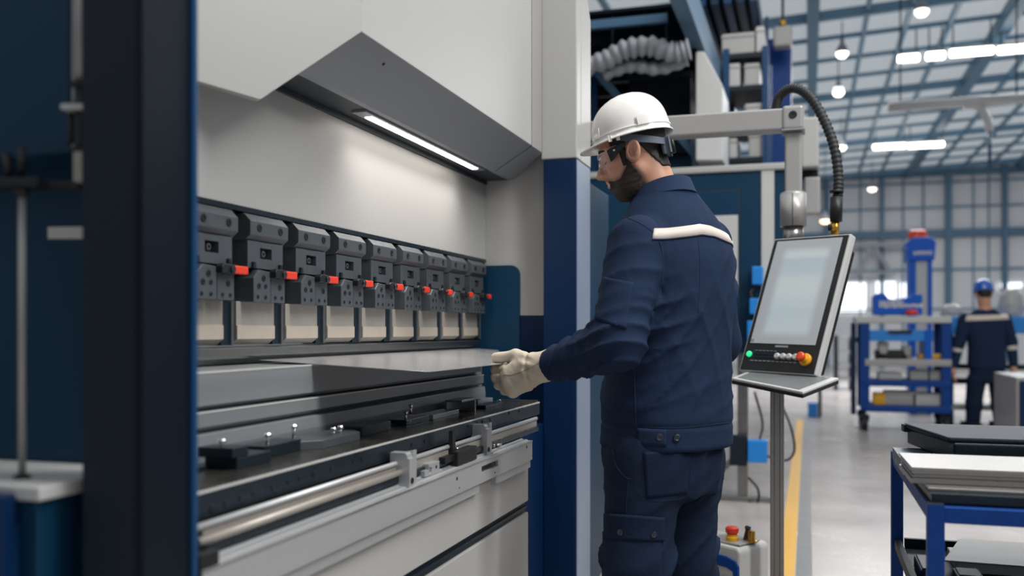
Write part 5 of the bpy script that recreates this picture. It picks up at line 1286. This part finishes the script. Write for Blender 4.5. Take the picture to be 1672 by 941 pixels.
# bench behind the walking man
BYb = 10.9
wbn = thing('blue_workbench', 'blue workbench with a bright blue front beam behind the walking man', 'workbench', (onY(1605, 600, BYb).x, BYb + .3, FL))
xa_, xb_ = onY(1538, 600, BYb).x, onY(1672, 600, BYb).x + .3
b = BM(); box(b, xa_, xb_, BYb, BYb + .6, onY(1600, 545, BYb).z, onY(1600, 517, BYb).z, .008); part('front_beam', b, M['cyan'], wbn)
for x in (xa_ + .06, xb_ - .06):
    b = BM(); box(b, x - .06, x + .06, BYb + .04, BYb + .5, FL, onY(1600, 545, BYb).z, .006); part('leg', b, M['navy'], wbn)
for py_ in (600, 625, 668):
    b = BM(); zz = onY(1600, py_, BYb).z; box(b, xa_ + .1, xb_ - .1, BYb + .03, BYb + .5, zz - .02, zz + .03, .004); part('shelf', b, M['slate'] if py_ < 660 else M['pgrey'], wbn)
for k, (px, py, r, hh, lb) in enumerate(((1555, 516, .11, .14, 'low white rounded machine cover left of the walking man'), (1652, 516, .12, .3, 'tall white rounded machine cover right of the walking man'))):
    c = onY(px, py, BYb + .2); b = BM(); lathe(b, (c.x, BYb + .25, onY(1600, 517, BYb).z + .001), uz, [(r, 0), (r * 1.02, hh * .4), (r * .85, hh * .75), (r * .5, hh * .95), (0, hh)], 24); box(b, c.x - r * .4, c.x + r * .4, BYb + .25 - r * 1.1, BYb + .25 - r * .7, onY(1600, 517, BYb).z + .02, onY(1600, 517, BYb).z + hh * .5, .01)
    solo('machine_cover', b, M['white'], lb, 'machine cover')
# grey and blue cabinet at the frame edge
qx = onZ(1637, 706, FL); gx0, gy0 = qx.x, None
gd = 7.6; cA, cB = W(1660, 616, gd), W(1636, 614, gd * 1.12)
gz = cA.z; gx = cA.x; gyn, gyf = cA.y, cB.y
gc = thing('grey_cabinet', 'grey cabinet with a blue front beside the walking man', 'cabinet', (gx + .3, (gyn + gyf) / 2, FL))
b = BM(); box(b, gx, gx + .7, gyn + .01, gyf, FL + .1, gz, .008); part('casing', b, M['silver'], gc)
b = BM(); box(b, gx + .02, gx + .7, gyn - .012, gyn + .009, FL + .12, gz - .03, .006); part('front_door', b, M['navy'], gc)
b = BM(); box(b, gx + .03, gx + .66, gyn + .05, gyf - .05, FL, FL + .1); part('plinth', b, M['blk'], gc)
b = BM(); box(b, gx + .1, gx + .13, gyn - .03, gyn - .012, FL + .5, FL + .65, .003); part('door_handle', b, M['steel'], gc)
# small items down the aisle
c = onZ(1327, 681, FL); bo = thing('guard_post', 'small bright blue guard post at the end of the yellow floor line', 'post', (c.x, c.y, FL))
b = BM(); box(b, c.x - .055, c.x + .055, c.y - .05, c.y + .05, FL, FL + .17, .01); part('base', b, M['cyan'], bo); b = BM(); box(b, c.x + .06, c.x + .10, c.y - .02, c.y + .02, FL, FL + .36, .004); part('post', b, M['slate'], bo)
for k, (px, py0, py1, w_) in enumerate(((1378, 596, 548, 24), (1250, 590, 555, 30))):
    c = onY(px, py0, 17.0 + k); w2 = w_ / F * 16 / 2; zz = onY(px, py1, 17.0 + k).z
    t = thing('steel_rack', ['grey rack of trays far down the aisle left of the cart', 'low grey rack far behind the touch screen console'][k], 'rack', (c.x, 17 + k, FL))
    for x in (c.x - w2, c.x + w2): b = BM(); box(b, x - .03, x + .03, 17 + k, 17.6 + k, FL, zz); part('upright', b, M['slate'], t)
    for f_ in (.2, .45, .7, .97): b = BM(); h_ = FL + (zz - FL) * f_; box(b, c.x - w2, c.x + w2, 17 + k, 17.6 + k, h_ - .03, h_ + .03); part('tray', b, M['silver'], t)

# ================================================================== the hall
fm = bpy.data.materials.new('polished_concrete'); fm.use_nodes = True; nt = fm.node_tree; bs = nt.nodes['Principled BSDF']
tc = nt.nodes.new('ShaderNodeTexCoord'); n1 = nt.nodes.new('ShaderNodeTexNoise'); n1.inputs['Scale'].default_value = 1.3; n1.inputs['Detail'].default_value = 9; n1.inputs['Roughness'].default_value = .65
nt.links.new(tc.outputs['Object'], n1.inputs['Vector']); cr = nt.nodes.new('ShaderNodeValToRGB'); cr.color_ramp.elements[0].position = .3; cr.color_ramp.elements[1].position = .75
cr.color_ramp.elements[0].color = lin('#a09a96'); cr.color_ramp.elements[1].color = lin('#b7b0ab'); nt.links.new(n1.outputs['Fac'], cr.inputs[0]); nt.links.new(cr.outputs[0], bs.inputs['Base Color'])
mr = nt.nodes.new('ShaderNodeMapRange'); mr.inputs['To Min'].default_value = .14; mr.inputs['To Max'].default_value = .36; nt.links.new(n1.outputs['Fac'], mr.inputs[0]); nt.links.new(mr.outputs[0], bs.inputs['Roughness'])
WZ = 29.0; RZ = 4.44
b = BM(); box(b, -14, 12, -3, WZ, FL - .1, FL); struct('floor', b, fm)
for nm, x0, x1, m in (('trim_1', -.125, -.055, mat('yellow_floor_paint', '#d8a21c', .45, 0, .05, 60, .1, 6)), ('trim_2', -.05, .015, mat('grey_floor_paint', '#6b6c6e', .45, 0, .05, 60, .1, 6))):
    b = BM(); box(b, x0, x1, 2.2, 11.2, FL, FL + .0012); struct(nm, b, m)
wm = mat('wall_cladding', '#d4d5d8', .6, 0, .05, 60, .04, .6)
b = BM(); box(b, -14, 12, WZ, WZ + .1, FL, RZ + 2); struct('wall_back', b, wm)
bl_ = mat('hazed_blue_grey_steelwork', '#5c8099', .5); bl2 = mat('hazed_dark_blue_steelwork', '#456a84', .5)  # lightened blues, distance haze put into the steelwork colours
def trim(i, x0, x1, y0, y1, z0, z1, m=None):
    b = BM(); box(b, x0, x1, y0, y1, z0, z1); struct(f'trim_{i}', b, m or bl_)
ti = 3
for px, w_ in ((1548, .16), (1640, .12), (1440, .1), (1475, .05), (1590, .04), (1615, .04), (1405, .04), (1508, .05), (1350, .14), (1250, .1)):
    x = onY(px, 400, WZ - .1).x; trim(ti, x - w_ / 2, x + w_ / 2, WZ - .25 if w_ > .09 else WZ - .06, WZ - .001, FL, RZ + .3, bl2 if w_ > .09 else bl_); ti += 1
for py_, h_ in ((285, .16), (340, .05), (383, .22), (441, .06), (300, .05), (505, .04)):
    zz = onY(1500, py_, WZ).z; trim(ti, -14, 12, WZ - (.2 if h_ > .1 else .07), WZ - .0015, zz - h_ / 2, zz + h_ / 2, bl2 if h_ > .1 else bl_); ti += 1
# bright windows low in the far wall
wg = mat('bright_window_glass', '#ffffff', .3, emit='#f4fbff', estr=1.6)
wi = 1
for (xa__, ya), (xb__, yb) in (((1366, 462), (1417, 512)), ((1427, 460), (1465, 492)), ((1467, 462), (1486, 496)), ((1630, 462), (1672, 474))):
    A_, B_ = onY(xa__, yb, WZ - .03), onY(xb__, ya, WZ - .03); b = BM(); box(b, A_.x, B_.x, WZ - .05, WZ - .01, A_.z, B_.z); wo = struct(f'window_{wi}', b, wg)
    b = BM(); 
    for s_ in (A_.x, B_.x - .05): box(b, s_, s_ + .05, WZ - .08, WZ - .05, A_.z, B_.z)
    box(b, A_.x, B_.x, WZ - .08, WZ - .05, A_.z, A_.z + .05); part('window_frame', b, M['silver'], wo); wi += 1
# V brace and lamp row on the far wall
b = BM(); bar(b, onY(1400, 445, WZ - .6), onY(1426, 402, WZ - .6), .1, .1); bar(b, onY(1426, 402, WZ - .6), onY(1455, 445, WZ - .6), .1, .1); bar(b, onY(1370, 400, WZ - .6), onY(1480, 400, WZ - .6), .12, .12); bar(b, onY(1370, 445, WZ - .6), onY(1462, 445, WZ - .6), .08, .08); struct(f'trim_{ti}', b, mat('grey_steelwork', '#8a9096', .5)); ti += 1
# roof: translucent sheeting on blue steelwork
rm = bpy.data.materials.new('translucent_roof_sheet'); rm.use_nodes = True; nt = rm.node_tree; bs = nt.nodes['Principled BSDF']; o_ = nt.nodes['Material Output']
bs.inputs['Base Color'].default_value = lin('#c2cbd0'); bs.inputs['Roughness'].default_value = .6
tr_ = nt.nodes.new('ShaderNodeBsdfTranslucent'); tr_.inputs['Color'].default_value = lin('#f2f8fb'); mx = nt.nodes.new('ShaderNodeMixShader'); mx.inputs[0].default_value = .85
nt.links.new(bs.outputs[0], mx.inputs[1]); nt.links.new(tr_.outputs[0], mx.inputs[2]); nt.links.new(mx.outputs[0], o_.inputs['Surface'])
PIT = .045
def rz(x): return RZ + PIT * x
b = BM(); pts = []; n = 240
for i in range(n + 1):
    x = -14 + 26 * i / n; pts.append((x, rz(x) + (.012 if i % 2 else 0)))
a_ = [b.verts.new((x, 11.6, z_)) for x, z_ in pts]; c_ = [b.verts.new((x, WZ + .1, z_)) for x, z_ in pts]
for i in range(n): b.faces.new((a_[i], a_[i + 1], c_[i + 1], c_[i]))
bmesh.ops.recalc_face_normals(b, faces=b.faces); struct('ceiling', b, rm)
for k, x in enumerate([-6.4, -5.1, -3.8, -2.55, -1.25, .06, .78, 1.35, 1.96, 2.70, 3.4, 4.1, 4.8, 5.5]):
    big = k in (0, 2, 5, 9, 13); w_ = .16 if big else .06
    b = BM(); box(b, x - w_ / 2, x + w_ / 2, 11.7, WZ, rz(x) - (.26 if big else .10), rz(x) - .015); struct(f'trim_{ti}', b, bl2 if big else bl_); ti += 1
for k in range(14):
    y = 12.6 + 1.22 * k; big = k % 4 == 1; h_ = .13 if big else .06
    b = BM(); solid(b, [(-12, y, rz(-12) - .02 - h_), (11, y, rz(11) - .02 - h_), (11, y, rz(11) - .02), (-12, y, rz(-12) - .02)], (0, .09 if big else .05, 0)); struct(f'trim_{ti}', b, bl_); ti += 1
# linear lights
LM = mat('lit_tube', '#ffffff', .4, emit='#fdfbf4', estr=9)
n_l = ['first', 'second', 'third', 'fourth', 'fifth', 'sixth']
for k, (a_, c_, py_) in enumerate(((1465, 1502, 97), (1511, 1544, 93), (1550, 1624, 88), (1628, 1700, 83), (1425, 1480, 241), (1482, 1542, 239))):
    Y_ = 15.2 if k < 4 else 22.6; A_, B_ = onY(a_, py_, Y_), onY(c_, py_ - (0 if k > 3 else 2), Y_); zz = A_.z if k < 4 else A_.z
    rw = 'nearer' if k < 4 else 'farther'; t = thing('linear_lamp', f'{n_l[k if k < 4 else k - 4]} lit tube from the left in the {rw} row under the roof', 'lamp', ((A_.x + B_.x) / 2, Y_, zz), 'linear lamps under the roof')
    b = BM(); box(b, A_.x, B_.x, Y_ - .05, Y_ + .05, zz + .05, zz + .09, .01); part('housing', b, M['white'], t)
    b = BM(); box(b, A_.x + .01, B_.x - .01, Y_ - .05, Y_ + .05, zz - .045, zz + .05, .02); part('tube', b, LM, t)
    for x in (A_.x + .05, B_.x - .05):
        b = BM(); cyl(b, (x, Y_, zz + .09), (x, Y_, rz(x) - .02), .01, n=6); part('hanger', b, M['slate'], t)
LB = mat('lit_bulb', '#ffffff', .4, emit='#fff6e6', estr=4); LW_ = mat('warm_lit_bulb', '#ffffff', .4, emit='#ffd9a0', estr=4)
for k, (px, py_, d_, w_, lb) in enumerate(((1505, 17, 11.9, 0, 'high bay lamp nearest the top edge above the linear lamps'), (1375, 86, 13.6, 0, 'bright high bay lamp right of the hose loop, uppermost of its column'), (1369, 150, 15.6, 0, 'high bay lamp second from the top in the column right of the hose'), (1373, 240, 19.8, 0, 'small high bay lamp third from the top, just right of the hose'), (1424, 308, 25, 0, 'small far lamp just below the dark eaves beam'), (1347, 360, 22, 1, 'warm glowing lamp low beside the hose fitting'))):
    c = W(px, py_, d_); t = thing('hanging_lamp', lb, 'lamp', c, 'hanging high bay lamps'); r = .085 if k < 3 else .11
    b = BM(); lathe(b, c, uz, [(r, -.0), (r * .98, .03), (r * .7, .09), (r * .35, .13), (r * .35, .2), (0, .21)], 20); part('shade', b, M['slate'] if k == 9 else MATS['grey_paint'], t)
    b = BM(); lathe(b, c, -uz, [(r * .97, 0), (r * .95, .03), (r * .6, .07), (0, .085)], 20); part('bulb', b, LW_ if w_ else LB, t)
    b = BM(); cyl(b, c + uz * .2, (c.x, c.y, rz(c.x) - .03), .008, n=6); part('cord', b, M['slate'], t)
# overhead duct
dY = 13.2; A_, B_ = onY(1450, 175, dY), onY(1700, 170, dY)
b = BM(); cyl(b, A_, (B_.x, dY, A_.z), .065, n=20); dt = thing('ventilation_duct', 'long pale ventilation duct with a curved branch below the roof', 'duct', (A_ + B_) / 2); part('pipe', b, M['pgrey'], dt)
b = BM(); tube(b, smoothpath([onY(1575, 172, dY), onY(1598, 175, dY), onY(1612, 195, dY), onY(1616, 215, dY)], 8), .05, 12); part('branch', b, M['pgrey'], dt)
b = BM(); cyl(b, onY(1616, 213, dY), onY(1616, 270, dY), .02, n=10); part('drop_pipe', b, M['edge'], dt)
for px in (1470, 1660):
    x = onY(px, 172, dY).x; b = BM(); cyl(b, (x, dY, A_.z), (x, dY, rz(x) - .03), .01, n=6); part('hanger', b, M['slate'], dt)
# ================================================================== light and camera
sc = bpy.context.scene
w = bpy.data.worlds.new('overcast'); sc.world = w; w.use_nodes = True; nt = w.node_tree; bg = nt.nodes['Background']
tc = nt.nodes.new('ShaderNodeTexCoord'); sp = nt.nodes.new('ShaderNodeSeparateXYZ'); nt.links.new(tc.outputs['Generated'], sp.inputs[0])
rp = nt.nodes.new('ShaderNodeValToRGB'); nt.links.new(sp.outputs[2], rp.inputs[0])
e = rp.color_ramp.elements; e[0].position = 0; e[0].color = (.27, .31, .36, 1); e[1].position = .75; e[1].color = (1.1, 1.13, 1.17, 1)
nt.links.new(rp.outputs[0], bg.inputs['Color']); bg.inputs['Strength'].default_value = WORLD
def area(name, loc, target, sx, sy, power, col=(1, 1, 1)):
    L = bpy.data.lights.new(name, 'AREA'); L.shape = 'RECTANGLE'; L.size = sx; L.size_y = sy; L.energy = power; L.color = col
    o = bpy.data.objects.new(name, L); COL.objects.link(o); o.location = loc
    o.rotation_euler = (Vector(target) - Vector(loc)).to_track_quat('-Z', 'Y').to_euler(); return o
area('hall_light', (1.95, 1.5, 3.9), (-.9, 2.3, .3), .4, 4.0, KEY, (1, .98, .955))
area('hall_light', (1.2, 5.0, 4.1), (.3, 5.5, -1), 1.2, 3.5, TOPL, (1, .98, .95))  # added overhead light for highlights, no fixture modelled there
area('hall_light', (2.5, 17, 4.05), (2.5, 17.5, -1), 5, 6, FARL, (.97, .98, 1))  # added fill to brighten the far wall and roof, no fixture there
area('work_light', (-1.0725, 2.61, .5425), (-1.0725 - .03, 2.61, .1), .02, .80, STRIP, (1, .93, .86)).rotation_euler = (0, math.radians(-4), 0)
for L_ in bpy.data.lights:
    if L_.name.startswith('work_light'): L_.spread = math.radians(112)
cam = bpy.data.cameras.new('camera'); co = bpy.data.objects.new('camera', cam); COL.objects.link(co); sc.camera = co
co.rotation_euler = (math.pi / 2, 0, TH); cam.sensor_width = 36; cam.lens = F / 1672 * 36; cam.shift_y = 69.5 / 1672; cam.clip_start = .02; cam.clip_end = 200
cam.dof.use_dof = True; cam.dof.focus_distance = 2.5 * SC; cam.dof.aperture_fstop = 1.9
# scale to life size, floor at z = 0
seen = set()
for o in list(bpy.data.objects):
    o.location = o.location * SC
    if o.parent is None: o.location.z += -FL * SC
    if o.type == 'MESH' and o.data.name not in seen:
        seen.add(o.data.name); o.data.transform(Matrix.Scale(SC, 4))
    if o.type == 'LIGHT': o.data.size *= SC; o.data.size_y *= SC
vs_ = sc.view_settings; sc.display_settings.display_device = 'sRGB'; vs_.view_transform = 'Standard'; vs_.look = 'None'; vs_.gamma = 1; vs_.use_curve_mapping = False; vs_.exposure = EXPO
sc.cycles.use_denoising = True; sc.cycles.max_bounces = 8; sc.cycles.diffuse_bounces = 4; sc.cycles.glossy_bounces = 4; sc.cycles.transparent_max_bounces = 8; sc.cycles.sample_clamp_indirect = 4
